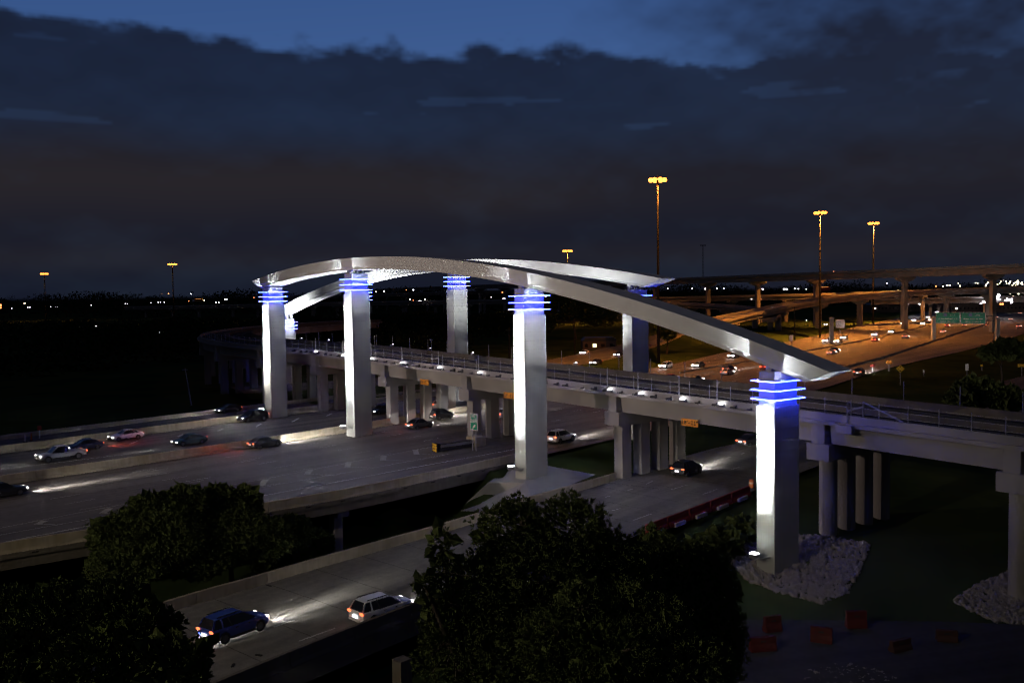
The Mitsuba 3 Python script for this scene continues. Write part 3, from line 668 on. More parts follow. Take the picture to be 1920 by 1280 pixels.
# exit sign in front of the pier at the middle bent
p = onp = None
q = at(888, 845, ZF); facing = np.array([-.62, -.78, 0]); Xs = np.array([.78, -.62, 0])
t = thing('exit_sign', 'green exit 28B sign on a post before the viaduct pier', 'road sign')
px_m = F_PX / q[1]
cc = atY(888.5, 790.5, q[1])
o = panel(t, cc, Xs, 18.5 / px_m, 31.5 / px_m, 'sign_green', 'sign_white')
hgt = 31.5 / px_m
text_on(t, 'EXIT', hgt * .17, o + Z3 * hgt * .26, Xs, Z3, 'sign_white')
text_on(t, '28B', hgt * .21, o + Z3 * hgt * -.04, Xs, Z3, 'sign_white')
ar = trimesh.util.concatenate([trimesh.creation.extrude_polygon(Polygon([(-.45, -.5), (-.3, -.62), (.25, .05), (.4, -.1), (.5, .5), (-.1, .45), (.08, .28)]), .01)]); ar.apply_scale([hgt * .27, hgt * .27, 1])
part('arrow', t, ar, 'sign_white', M=axes_T(o - Z3 * hgt * .29, Xs, Z3, np.cross(Xs, Z3)))
part('post', t, cat_([box([cc[0] + Xs[0] * k, cc[1] + Xs[1] * k, (ZF + cc[2] - hgt / 2) / 2], [.12, .12, cc[2] - hgt / 2 - ZF]) for k in (-.3, .3)]), 'steel')
# clearance signs on the girder
for s, n_, z, lab in [(33.3, 8.2, 9.95, 'orange clearance sign on the viaduct girder, leftmost of the three'), (53.0, 8.2, 9.5, 'orange clearance sign on the girder beside the third column'), (83.1, 8.2, 8.96, 'orange clearance sign on the girder above the slip road')]:
    t = thing('clearance_sign', lab, 'road sign')
    c = W(s, n_, z + .06); o = panel(t, c, U3, 2.25, .78, 'sign_orange')
    text_on(t, "18'-11\"", .42, o - Z3 * .2, U3, Z3, 'sign_black')
    part('bracket', t, box(c + N3 * .2, [1.6, .12, .4], axes=[U3, Z3, N3]), 'steel_dark')
# crash cushion in the gore
a_, b_ = at(822, 846, ZF), at(888, 836, ZF)
t = thing('crash_cushion', 'dark crash cushion with a yellow and black chevron nose in the gore', 'crash cushion')
d = b_ - a_; d /= np.linalg.norm(d); nrm = np.array([-d[1], d[0], 0]); Lc = np.linalg.norm(b_ - a_)
for k in range(6):
    c = a_ + d * (Lc * (k + .5) / 6) + [0, 0, .5]
    part('bay', t, box(c, [Lc / 6 - .06, .8 + .05 * k, .85], axes=[d, nrm, Z3]), 'steel_dark')
for sg in (-1, 1): part('rail', t, bar(a_ + nrm * sg * .5 + [0, 0, .7], b_ + nrm * sg * .62 + [0, 0, .7], .06, .35), 'steel')
nose = a_ - d * .35 + [0, 0, .55]
part('nose', t, box(nose, [.5, 1.1, 1.05], axes=[d, nrm, Z3]), 'sign_black')
for k in range(-1, 2):
    part('chevron', t, trimesh.Trimesh(*(lambda v, f: (v, f))(*(lambda pl: (np.array([nose - d * .256 + nrm * x + Z3 * z for x, z in pl]), np.array([[0, 1, 2], [0, 2, 3]])))([(-.5, .2 + k * .38 - .24), (-.5, .2 + k * .38 - .04), (.5, .2 + k * .38 + .3 - .24 - .1), (.5, .2 + k * .38 + .1 - .24 - .1)])), process=False), 'sign_yellow')
    part('chevron', t, box(nose + nrm * -.0 + Z3 * (k * .34) - d * .252 , [.01, .9, .14], axes=[d, nrm * .86 + Z3 * .5, Z3 * .86 - nrm * .5]), 'sign_yellow')
c = at(886, 836, ZF)
part('anchor_block', t, box(c + d * .6 + [0, 0, .6], [1.8, 1.9, 1.3], axes=[d, nrm, Z3]), 'concrete_barrier')
# overhead gantry
g1 = at(1750, 637, ZF); gd = np.array([.80, -.60, 0]); g2 = g1 + gd * 22
t = thing('sign_gantry', 'overhead gantry on two concrete posts spanning the right freeway', 'sign gantry')
part('post', t, box([g1[0], g1[1], 6.4], [1.3, 1.3, 9.6]), 'concrete_deck'); part('post', t, box([g2[0], g2[1], 5.6], [1.3, 1.3, 11.0]), 'concrete_deck')
part('beam', t, cat_([bar(g1 + [0, 0, 7.5] + gd * .5, g2 + [0, 0, 7.5], .35), bar(g1 + [0, 0, 9.2] + gd * .5, g2 + [0, 0, 9.2], .35)] + [bar(g1 + gd * k + [0, 0, 7.5 if k % 4 else 9.2], g1 + gd * (k + 2) + [0, 0, 9.2 if k % 4 else 7.5], .15) for k in range(1, 20, 2)]), 'steel_dark')
Xg = gd
for k, (xa, side) in enumerate(((1788, 'left'), (1828, 'right'))):
    u_ = thing('direction_sign', f'{side} half of the pair of green overhead signs on the gantry', 'road sign')
    c = g1 + gd * (5.2 + k * 8.7) + [0, 0, 8.5] - np.array([.6, .8, 0]) * .6
    o = panel(u_, c, Xg, 8.5, 4.3, 'sign_green', 'sign_white')
    part('shield', u_, box(o + Z3 * 1.15 - Xg * .9, [1.1, 1.1, .03], axes=[Xg, Z3, np.cross(Xg, Z3)]), 'sign_blue')
    rw = np.random.default_rng(40 + k)
    for zz, x0_, x1_, hh_ in ((1.0, .9, 2.6, .32), (-.35, -3.4, 3.0, .42), (-1.35, -2.6, 2.4, .34)):   # too far to read: rows of small strokes
        st, x_ = [], x0_
        while x_ < x1_:
            w_ = rw.uniform(.12, .34); st.append(box(o + Xg * (x_ + w_ / 2) + Z3 * zz, [w_, hh_ * rw.uniform(.6, 1), .02], axes=[Xg, Z3, np.cross(Xg, Z3)])); x_ += w_ + (.12 if rw.random() < .8 else .5)
        part('legend_row', u_, cat_(st), 'sign_white')
    part('arrow', u_, bar(o + Xg * (-3.6 if k == 0 else 3.4) - Z3 * 1.1, o + Xg * (-3.1 if k == 0 else 2.9) - Z3 * 1.6, .16, .03), 'sign_white')
# warning diamonds, small plates, posts
def plate(name, label, px, py, pb, w, h, matn, zf=ZF, diamond=False, posts=1, cat='road sign', marks=None):
    b = at(px, pb, zf); c = atY(px, py, b[1]); m = b[1] / F_PX
    t = thing(name, label, cat)
    Xv = np.array([b[1], -b[0], 0]); Xv /= np.linalg.norm(Xv); Xv = Xv * .97 + np.array([.2, .2, 0]) * .3; Xv /= np.linalg.norm(Xv); Zv = np.cross(Xv, Z3)
    Xa, Ya = (Xv, Z3) if not diamond else ((Xv + Z3) / 2 ** .5, (Z3 - Xv) / 2 ** .5)
    part('panel', t, box(c, [w * m, h * m, .05], axes=[Xa, Ya, Zv]), matn)
    if marks: part('symbol', t, cat_([box(c + Zv * .04 + Xv * x * m + Z3 * z * m, [sx * m, sz * m, .02], axes=[Xv, Z3, Zv]) for x, z, sx, sz in marks]), 'sign_black')
    part('post', t, bar([b[0], b[1], zf - .4], c - Zv * .08, .12), 'steel')
plate('warning_sign', 'yellow diamond warning sign, left of two beside the exit road', 1667, 679, 694, 9, 9, 'sign_orange', diamond=True, marks=[(0, 4, 2.5, 2), (0, -4, 2.5, 2.5)])
plate('warning_sign', 'yellow diamond warning sign, right of two beside the exit road', 1688, 691, 718, 10.5, 10.5, 'sign_yellow', diamond=True, marks=[(0, 3.5, 2, 2), (0, -4, 3, 2), (-3.5, 0, 2, 1.5), (3.5, 0, 2, 1.5)])
plate('small_red_sign', 'small red sign left of the yellow diamonds by the exit road', 1636, 685.5, 697, 8, 5, 'sign_red')
plate('large_panel_sign', 'large pale square sign on a thick post among the oncoming headlights', 1575, 607, 642, 16, 16, 'sign_white', marks=[(-3, 3, 8, .6), (-3, -1, 8, .6), (-2, -4, 9, .6)])
b = at(1559, 643, ZF); t = thing('gantry_post', 'thick concrete post standing left of the large pale sign', 'post'); part('shaft', t, box([b[0], b[1], 7], [1.3, 1.3, 9.5]), 'concrete_deck'); part('cap', t, box([b[0], b[1], 11.9], [1.6, 1.6, .3]), 'concrete_deck')
plate('small_white_sign', 'small white sign above the sloping arch left of the thick post', 1483.5, 633.5, 652, 7, 11, 'sign_white')
plate('white_square_sign', 'white square sign back standing just beyond the viaduct at right', 1754.5, 761.5, 790, 10.5, 10.5, 'sign_white', zf=1.6)
plate('grey_sign', 'narrow grey sign by the dark frontage road at right', 1813, 688, 712, 5.5, 13, 'sign_white', zf=2)
plate('yellow_board', 'yellow board sign at the right edge of the picture', 1916, 685, 705, 14, 5.5, 'sign_yellow', zf=2)
plate('small_marker', 'small pale marker post right of the yellow diamonds', 1732, 696, 706, 3, 5, 'sign_white', zf=2)
plate('small_marker', 'small yellow marker post near the gantry foot', 1841, 685, 695, 4, 4, 'sign_yellow', zf=2)
plate('pink_sign', 'pinkish sign left of two beyond the ramp, seen between the columns', 1125, 637, 650, 6, 7, 'sign_white', zf=2.2)
plate('pink_sign', 'smaller pinkish sign right of two beyond the ramp', 1152, 636, 648, 4, 5, 'sign_white', zf=2.2)
plate('round_sign', 'dim red sign on the frontage road at the far left', 74, 802, 822, 7, 8, 'sign_red', zf=2.2)
for x, y0, y1, lab in [(59, 812, 826, 'orange striped delineator post at the far left roadside, right one'), (47, 818, 829, 'pale delineator post at the far left roadside, left one')]:
    b = at(x, y1, 2.2); t = thing('delineator', lab, 'delineator'); part('post', t, tube([b, b + [0, 0, 1.2]], .09, 8), 'plastic_orange' if x > 50 else 'plastic_white'); part('base', t, tube([b, b + [0, 0, .12]], .25, 8), 'rubber')
for (x, yt, yb, zf, lab) in [(1078, 598, 668, 2.2, 'wooden utility pole between the third and fourth far columns'), (955, 615, 690, 2.2, 'brown utility pole left of the third lit column'), (1490, 575, 640, 2.2, 'dark pole beyond the sloping arch')]:
    b = at(x, yb, zf); tp = atY(x, yt, b[1]); t = thing('utility_pole', lab, 'utility pole')
    part('shaft', t, tube([b, [b[0], b[1], tp[2]]], [.22, .16], 8), 'weathered_pole'); part('crossarm', t, bar([b[0] - 1.1, b[1], tp[2] - .5], [b[0] + 1.1, b[1], tp[2] - .5], .14), 'weathered_pole')
b = at(359, 760, 2.0); tp = atY(347, 690, b[1]); t = thing('utility_pole', 'thin leaning pole at the dark left roadside', 'utility pole'); part('shaft', t, tube([b, tp], [.14, .1], 8), 'steel'); part('crossarm', t, bar(tp + [-.5, 0, -.3], tp + [.5, 0, -.3], .1), 'steel')
for s, px in ((17, 760), (40, 891)):
    c = G(s, 20.65, .95); t = thing('mast_light', 'small unlit lamp post on the far viaduct parapet ' + ('left of the grey column' if s < 20 else 'right of the grey column'), 'lamp post')
    part('post', t, bar(c, c + [0, 0, 1.7], .09), 'steel'); part('head', t, box(c + [0, 0, 1.8], [.7, .25, .2], axes=[U3, N3, Z3]), 'steel')
# far small buildings with lit spots
def shed(px, py, Y, w, h, d, label, lit=None):
    b = atY(px, py, Y); b[2] = 1.6; t = thing('building', label, 'building')
    part('wall', t, box(b + [0, d / 2, h / 2], [w, d, h]), 'wall_brick'); part('roof', t, loft([[b + [x, y, z] for x, z in ((-w / 2 - .3, h), (w / 2 + .3, h), (w / 2 - 1, h + 1.2), (-w / 2 + 1, h + 1.2))] for y in (-.3, d + .3)]), 'steel_dark')
    for k, x in enumerate(np.arange(-w / 2 + 1.2, w / 2 - .8, 3)):
        if lit and k == 1: part('lit_window', t, box(b + [x, -.04, h * .55], [1.3, .08, 1.3]), 'lamp_glass', emit=lit, weight=0)
        else: part('window', t, box(b + [x, -.03, h * .55], [1.2, .06, 1.2]), 'car_glass')
    part('door', t, box(b + [w / 2 - 1, -.03, 1.05], [.95, .06, 2.1]), 'trim_black')
shed(1124, 612, 330, 12, 3.6, 8, 'small dark house with one lit window behind the third column', (3, 3, 1.2))
shed(1700, 553, 760, 60, 7, 30, 'long low far building with a lit window under the high flyover', (4, 3.6, 2.5))
shed(1870, 556, 700, 70, 8, 30, 'wide far commercial building behind the bright lights at right', (5, 4.6, 3.6))

# ------------------------------------------------------------------ distant lights
def lights(name, label, items, emit):
    ms = []
    for x, y, Y, r in items:
        ms.append(trimesh.creation.icosphere(subdivisions=1, radius=r * Y / F_PX).apply_translation(atY(x, y, Y)))
    key = numbered(name); d = mikit.ply(cat_(ms)); d['bsdf'] = {'type': 'ref', 'id': 'lamp_glass'}
    d['emitter'] = {'type': 'area', 'radiance': {'type': 'rgb', 'value': [float(c) * LK for c in emit]}, 'sampling_weight': 0.0}
    scene[key] = d; labels[key] = {'label': label, 'kind': 'stuff'}
rl = np.random.default_rng(9)
white = [(22, 578, 900, .8), (52, 576, 900, 1.), (56, 576, 900, .9), (95, 575, 1000, .9), (104, 575, 1000, .6), (108, 575, 1000, .6), (171, 572, 900, .8), (235, 569.5, 900, 1.1), (239, 569.5, 900, .9), (283, 567.5, 900, .8), (297, 566.5, 900, 1.3), (301, 566.5, 900, .9), (308, 566.5, 900, .9), (180, 611, 500, 1.0), (299, 623, 400, .5), (358, 551, 950, 1.2), (422, 561, 850, 1.6), (425, 561, 850, 1.2), (405, 567, 850, 1.1), (410, 567, 850, 1.1)]
white += [(720, 546, 900, 1.8), (775, 543.5, 900, 1.5), (1023, 556, 900, 1.3), (944, 560, 800, 1.6), (946, 560, 800, 1.4), (921, 557, 800, .8), (786, 564, 780, 1.), (789, 564, 780, 1.)]
white += [(1252, 541, 800, 1.1), (1298, 541, 800, 1.3), (1323, 541.5, 800, 2.), (1326, 541, 800, 1.6), (1344, 541, 800, 1.3), (1357, 541, 800, 1.2), (1423, 545, 800, 1.6), (1430, 542, 800, 1.6), (1470, 542, 800, 1.8), (1475, 542, 800, 1.6), (1490, 541, 800, 1.3), (1497, 541.5, 800, 1.2), (1512, 542, 800, 1.1), (1529, 541, 800, 1.2), (1409, 560.5, 560, 1.2), (1663, 531, 800, 1.1), (1697, 530, 800, .9), (1512, 600.5, 430, 1.0), (1546, 608, 400, 1.3), (1550, 608, 400, 1.3), (1448, 576, 450, .6)]
lights('distant_lights', 'scattered small white lights along the far horizon', white, (4, 4.2, 4.4))
warm = [(46, 568.5, 1000, 1.6), (366, 564, 900, 1.1), (365, 564, 900, 1.), (379, 562, 850, 1.2), (383, 563, 850, 1.), (769, 561, 800, 1.5), (797, 561, 800, 1.5), (705, 547, 900, 1.2), (1684, 545, 700, 1.4), (1768, 536.5, 800, 1.4), (1800, 536, 800, 1.5), (1776, 535, 800, 1.7), (1781, 535, 800, 1.7), (1797, 531, 800, 1.1), (1829, 530.5, 800, 1.2), (1833, 531, 800, 1.1)]
for k in range(46): warm.append((rl.uniform(1848, 1925), 530 + rl.normal(0, 2.2), 900, rl.uniform(.5, 1.6)))
for k in range(14): warm.append((rl.uniform(1890, 1920), rl.uniform(543, 562), 700, rl.uniform(.6, 1.5)))
lights('distant_lights', 'warm white lights of a far commercial strip at the right horizon', warm, (4.5, 4.0, 2.6))
lights('distant_lights', 'tiny red and orange lights scattered along the far roads', [(354, 564.5, 850, .8), (316, 550.5, 1000, 1.2), (303, 551, 1000, .8), (476, 558, 850, 1.), (762, 543.5, 900, 1.), (775, 563, 780, .9), (942, 548, 800, 1.3), (1563, 509, 480, 1.0), (1755, 536.5, 700, 1.6), (1699, 542, 700, .9), (1782, 501.5, 440, 1.0), (1427, 561, 560, .8), (1876, 570, 420, 2.0), (1880, 570, 420, 2.0), (1, 572, 900, 2.), (1, 577, 900, 1.6)], (4, .9, .25))
lights('distant_lights', 'dense white glare of far headlights bunched below the high flyover', [(1720 + rl.normal(0, 6), 564 + rl.normal(0, 2.4), 640, rl.uniform(1.4, 3.4)) for k in range(34)] + [(1745, 564.5, 640, 1.7), (1752, 564.5, 640, 1.7)], (9, 9, 10))
lights('distant_lights', 'dense white glare of far lights at the right edge below the commercial strip', [(1862 + rl.normal(0, 7), 553.5 + rl.normal(0, 2.6), 600, rl.uniform(1.6, 4.2)) for k in range(44)] + [(1893 + rl.normal(0, 4), 563 + rl.normal(0, 1.8), 560, rl.uniform(.8, 2.2)) for k in range(14)] + [(1843 + rl.normal(0, 3), 567 + rl.normal(0, 1), 520, rl.uniform(.8, 2)) for k in range(8)], (9, 9, 10))
# far orange lit road at the left horizon
solo('distant_road', strip([(-330, 900, 14), (-265, 905, 14)], [(-330, 890, 14), (-265, 895, 14)]), 'far_paving', 'far road on the left horizon', kind='structure')

# ------------------------------------------------------------------ far woods
def leafcloud(rg, centers, radii, n, size, flat=.75, whorl=0):
    """n leaf quads spread through ellipsoids, denser towards the outside"""
    c = np.asarray(centers, float); r = np.asarray(radii, float)
    vol = np.prod(r, 1) ** (2 / 3); k = rg.choice(len(c), n, p=vol / vol.sum())
    d = rg.normal(size=(n, 3)); d /= np.linalg.norm(d, axis=1, keepdims=True)
    rad = rg.uniform(.35, 1.0, n) ** .45
    lump = .78 + .5 * meshkit.fbm(d * 2.3 + k[:, None] * 7.1, 3, 4)
    p = c[k] + d * r[k] * (rad * lump)[:, None]
    if whorl:
        base = np.repeat(p, whorl, 0); dd = np.repeat(d + [0, 0, .35], whorl, 0) + rg.normal(0, .75, (n * whorl, 3))
    else: base, dd = p, d + [0, 0, .2] + rg.normal(0, .9, (n, 3))
    dd /= np.linalg.norm(dd, axis=1, keepdims=True); m = len(base)
    sd = np.cross(dd, rg.normal(size=(m, 3))); sd /= np.linalg.norm(sd, axis=1, keepdims=True)
    L = (size * rg.uniform(.6, 1.25, m))[:, None]
    fold = np.cross(dd, sd) * L * .12
    v = np.stack([base, base + dd * L * .5 + sd * L * .24 * flat + fold, base + dd * L, base + dd * L * .5 - sd * L * .24 * flat + fold], 1).reshape(-1, 3)
    a = np.arange(m) * 4
    return trimesh.Trimesh(v, np.vstack([np.stack([a, a + 1, a + 2], 1), np.stack([a, a + 2, a + 3], 1)]), process=False), p
rt = np.random.default_rng(21)
wc, wr = [], []
for k in range(520):
    a = rt.uniform(-40, 42); Y = rt.uniform(1000, 1900); x = math.tan(math.radians(a)) * Y
    h = rt.uniform(15, 22) + Y * .0055 + 4 * math.sin(a * .7); wc.append((x, Y, 1.5 + h * .42)); wr.append((rt.uniform(12, 30), rt.uniform(8, 20), h * .58))
fm, _ = leafcloud(rt, wc, wr, 70000, 3.0, 1.5)
solo('distant_woods', fm, 'leaf_dark', 'dark line of far woods along the horizon', kind='stuff')
wc, wr = [], []
for k in range(240):
    x = rt.uniform(-330, -95); Y = rt.uniform(190, 620)
    if x > -.58 * Y + 10 and Y < 300 and x > -118: continue
    h = rt.uniform(4, 9); wc.append((x, Y, 1.5 + h * .45)); wr.append((rt.uniform(5, 11), rt.uniform(5, 11), h * .6))
for k in range(150):
    x = rt.uniform(-120, 25); Y = rt.uniform(300, 640)
    if x > .2 * (Y - 300) - 20: continue
    h = rt.uniform(5, 10); wc.append((x, Y, 1.5 + h * .45)); wr.append((rt.uniform(5, 11), rt.uniform(5, 11), h * .6))
fm, _ = leafcloud(rt, wc, wr, 52000, 1.9, 1.3)
solo('dark_woods', fm, 'leaf_dark', 'unlit woods filling the dark land beyond the freeway at left', kind='stuff')

# ------------------------------------------------------------------ trees
def tree(name, label, blobs, foot, n, size, whorl, matn='leaf', seed=1, flat=.75, group=None, inner=True):
    """blobs: (px, py, rx px, ry px, distance): clumps of the crown, put where they stand in space"""
    rg = np.random.default_rng(seed); C, R = [], []
    for px, py, rx, ry, Y in blobs:
        c = atY(px, py, Y); m = Y / F_PX
        C.append(c); R.append((rx * m, (rx + ry) / 2 * m * .9, ry * m))
    C, R = np.array(C), np.array(R)
    t = thing(name, label, 'tree', group)
    cm, p = leafcloud(rg, C, R, n, size, flat, whorl)
    part('crown', t, cm, matn)
    if inner:
        im, _ = leafcloud(rg, C, R * .72, n // 6, size * 3.0, 1.6)
        part('inner_foliage', t, im, matn)
    ft = np.array([foot[0], foot[1], zg(foot[0], foot[1]) - .3]); top = C[np.argmax(C[:, 2])]; mid = C.mean(0)
    hub = ft * .45 + mid * .55; hr = max(.12, .022 * (mid[2] - ft[2]) + .1)
    part('trunk', t, tube([ft, ft * .6 + hub * .4 + [.15, .1, 0], hub], [hr * 1.3, hr, hr * .7], 10), 'bark', True)
    for k in range(len(C)):
        bend = hub * .5 + C[k] * .5 + rg.normal(0, .25, 3)
        part('limb', t, tube([hub, bend, C[k]], [hr * .55, hr * .35, hr * .12], 7), 'bark', True)
    sel = p[rg.choice(len(p), min(len(p), 260), replace=False)]; tw = []
    for q in sel:
        k = np.argmin(((C - q) ** 2).sum(1)); tw.append(tube([C[k] * .55 + q * .45, q], [hr * .09, hr * .04], 4))
    part('twigs', t, cat_(tw), 'bark', kind='stuff')
    return t
f1 = atY(1010, 1300, 29)
tree('broadleaf_tree', 'tall dark broadleaf tree in the middle foreground with a spur at its left', [(962, 1010, 80, 78, 30), (1068, 1002, 82, 80, 30), (1120, 1070, 95, 85, 30), (1010, 1110, 130, 110, 29), (1160, 1090, 80, 85, 30), (905, 1120, 70, 95, 29), (826, 1020, 19, 36, 28.5), (836, 1075, 28, 40, 28.5), (797, 1098, 20, 20, 28), (815, 1130, 30, 32, 28.5), (860, 1180, 80, 60, 29), (1000, 1230, 220, 80, 29)],
     (f1[0], f1[1]), 9500, .155, 7, seed=4)
f2 = atY(1290, 1300, 33)
tree('broadleaf_tree', 'dark bushy tree at the right of the foreground group, before the rock bed', [(1235, 1050, 50, 48, 34), (1300, 1075, 75, 62, 34), (1345, 1110, 42, 48, 33), (1270, 1150, 105, 90, 33), (1225, 1010, 34, 22, 35), (1350, 1190, 50, 60, 33), (1260, 1250, 140, 70, 33)], (f2[0], f2[1]), 6000, .165, 6, seed=6)
f3 = atY(1140, 1330, 22)
tree('broadleaf_tree', 'nearer tree with upright shoots at the bottom centre', [(1090, 1150, 46, 62, 23), (1180, 1150, 55, 66, 23), (1240, 1190, 60, 70, 22.5), (1040, 1210, 70, 70, 22.5), (1140, 1230, 110, 70, 22), (1290, 1250, 90, 60, 22)], (f3[0], f3[1]), 4200, .13, 6, seed=8, flat=.6)
f4 = atY(150, 1420, 17)
tree('broadleaf_tree', 'leafy dark tree filling the bottom left corner', [(110, 1160, 105, 62, 19), (60, 1230, 100, 80, 18), (215, 1150, 75, 62, 18.5), (270, 1190, 70, 60, 18), (200, 1240, 110, 70, 17.5), (310, 1235, 55, 40, 17), (350, 1262, 46, 26, 16.8), (372, 1232, 26, 22, 16.8), (20, 1150, 60, 50, 19)], (f4[0], f4[1]), 5200, .12, 6, seed=12, flat=1.2)
for k, (bl, foot, lab) in enumerate([
    ([(225, 1005, 60, 45, 72), (285, 955, 48, 32, 73), (345, 945, 45, 34, 74), (300, 1010, 80, 55, 72), (235, 1060, 70, 50, 70)], (270, 1100, 71), 'dark tree at left between the freeway bridge and the slip road'),
    ([(410, 940, 45, 28, 77), (455, 945, 40, 30, 78), (430, 1000, 80, 55, 76), (370, 1040, 70, 45, 74), (500, 1010, 50, 42, 77)], (430, 1075, 75), 'dark round topped tree in front of the freeway bridge, second from left'),
    ([(545, 1000, 45, 32, 82), (590, 1020, 36, 26, 83), (530, 1045, 60, 34, 80)], (550, 1080, 80), 'low dark tree right of the round topped one, under the bridge rail')]):
    f = atY(*foot); tree('ditch_tree', lab, bl, (f[0], f[1]), 15000, .30, 0, 'leaf', seed=30 + k, flat=1.1)
for k, (bl, foot, lab) in enumerate([
    ([(1830, 735, 40, 24, 118), (1880, 745, 40, 20, 116), (1800, 748, 25, 14, 116)], (1840, 775, 117), 'dark rounded bush beyond the viaduct at right'),
    ([(1246, 612, 16, 14, 300), (1262, 604, 14, 12, 302), (1250, 624, 16, 8, 300)], (1250, 640, 300), 'small tree lit green by the tallest mast light'),
    ([(1352, 1018, 36, 20, 82), (1392, 1000, 28, 20, 85), (1310, 1034, 30, 14, 78)], (1350, 1010, 84), 'low dark shrub below the red barriers'),
    ([(1890, 655, 32, 14, 200), (1860, 662, 20, 9, 200)], (1880, 672, 200), 'dark shrub by the gantry foot at right edge'),
    ([(1090, 560, 40, 26, 420), (1050, 580, 36, 30, 400), (1120, 585, 50, 30, 410), (1010, 600, 40, 30, 380)], (1080, 620, 400), 'dark tree mass seen right of the third column')]):
    f = atY(*foot); tree('bush', lab, bl, (f[0], f[1]), 5000, .3 + foot[2] / 700, 0, 'leaf', seed=50 + k, flat=1.2)

# ------------------------------------------------------------------ rock beds
ico = [trimesh.creation.icosphere(subdivisions=1, radius=1.0) for _ in range(5)]
rr = np.random.default_rng(17)
for m in ico: m.vertices *= (1 + rr.normal(0, .16, (len(m.vertices), 1)))
def rocks(label, poly_px, zf, n, smin, smax, seed):
    rg = np.random.default_rng(seed)
    poly = Polygon([tuple(surf(x, y, lambda p: zg(p[0], p[1]))[:2]) for x, y in poly_px]); x0, y0, x1, y1 = poly.bounds
    import shapely
    P = np.c_[rg.uniform(x0, x1, n * 3), rg.uniform(y0, y1, n * 3)]
    P = P[shapely.contains_xy(poly, P[:, 0], P[:, 1])][:n]
    vs, fs, at0 = [], [], 0
    for x, y in P:
        m = ico[rg.integers(5)]; sc = rg.uniform(smin, smax) * np.array([1, rg.uniform(.6, 1), rg.uniform(.45, .8)])
        A = trimesh.transformations.random_rotation_matrix(rg.uniform(size=3))[:3, :3]
        vs.append((m.vertices * sc) @ A.T + [x, y, zg(x, y) + rg.uniform(-.02, .16)]); fs.append(m.faces + at0); at0 += len(m.vertices)
    key = numbered('rock_bed'); scene[key] = mikit.ply(trimesh.Trimesh(np.vstack(vs), np.vstack(fs), process=False), 'rock', smooth=False)
    labels[key] = {'label': label, 'kind': 'stuff'}
rocks('bed of loose pale rocks round the foot of the nearest column', [(1350, 1036), (1420, 1012), (1500, 1004), (1632, 1020), (1612, 1070), (1588, 1115), (1540, 1133), (1480, 1118), (1400, 1088)], 0, 2300, .12, .29, 1)
rocks('bed of loose rocks at the right edge under the viaduct pier', [(1785, 1128), (1850, 1090), (1925, 1060), (1925, 1178), (1870, 1165)], 0, 1000, .12, .29, 2)
rocks('small heap of rocks at the bottom right edge', [(1480, 1278), (1530, 1254), (1600, 1248), (1650, 1262), (1690, 1284), (1560, 1300)], 0, 900, .10, .24, 3)
# paved strip with red barriers at the bottom right
def gpt(x, y, dz=0): return surf(x, y, lambda p: zg(p[0], p[1])) + [0, 0, dz]
rows = [[gpt(x, y0 + (y1 - y0) * k, .30) for k in np.linspace(0, 1, 6)] for x, y0, y1 in [(1380, 1168, 1300), (1500, 1168, 1300), (1640, 1170, 1300), (1780, 1172, 1300), (1930, 1178, 1300)]]
v = np.array(rows).reshape(-1, 3); ff = []
for i_ in range(4):
    for j_ in range(5): a = i_ * 6 + j_; ff += [[a, a + 1, a + 7], [a, a + 7, a + 6]]
pm = trimesh.Trimesh(v, np.array(ff), process=False)
if pm.face_normals[:, 2].mean() < 0: pm.invert()
solo('service_path', pm, 'path_paving', 'dark paved path at the bottom right corner', kind='structure')
for k, (x, y, w, h, yaw, lab) in enumerate([(1448, 1189, 1.35, 1.15, .3, 'dull red plastic barrier, uppermost of the left three on the path'), (1430, 1226, 1.9, 1.0, .15, 'dull red plastic barrier, lowest of the left three on the path'), (1540, 1210, 1.5, 1.1, -.4, 'dull red plastic barrier in the middle of the path'), (1605, 1182, 1.5, 1.25, .05, 'dull red plastic barrier at the top edge of the path, rightmost bright one'), (1688, 1226, 1.7, .8, .4, 'brownish barrier lying dim on the path, right of the red ones'), (1775, 1208, 1.4, .8, -.2, 'faint brownish barrier farthest right on the path')]):
    p = gpt(x, y, .3); t = thing('plastic_barrier', lab, 'barrier')
    ca, sa = math.cos(yaw), math.sin(yaw); a2, b2 = p - np.array([ca, sa, 0]) * w / 2, p + np.array([ca, sa, 0]) * w / 2
    part('body', t, sweep(np.array([a2, b2]), [(.32, 0), (-.32, 0), (-.3, h * .25), (-.17, h * .5), (-.15, h), (.15, h), (.17, h * .5), (.3, h * .25)]), 'plastic_dull' if k < 4 else 'plastic_brown')
    part('lifting_slot', t, box(p + [0, 0, h * .7], [.4, .36, .14], yaw=yaw), 'trim_black')

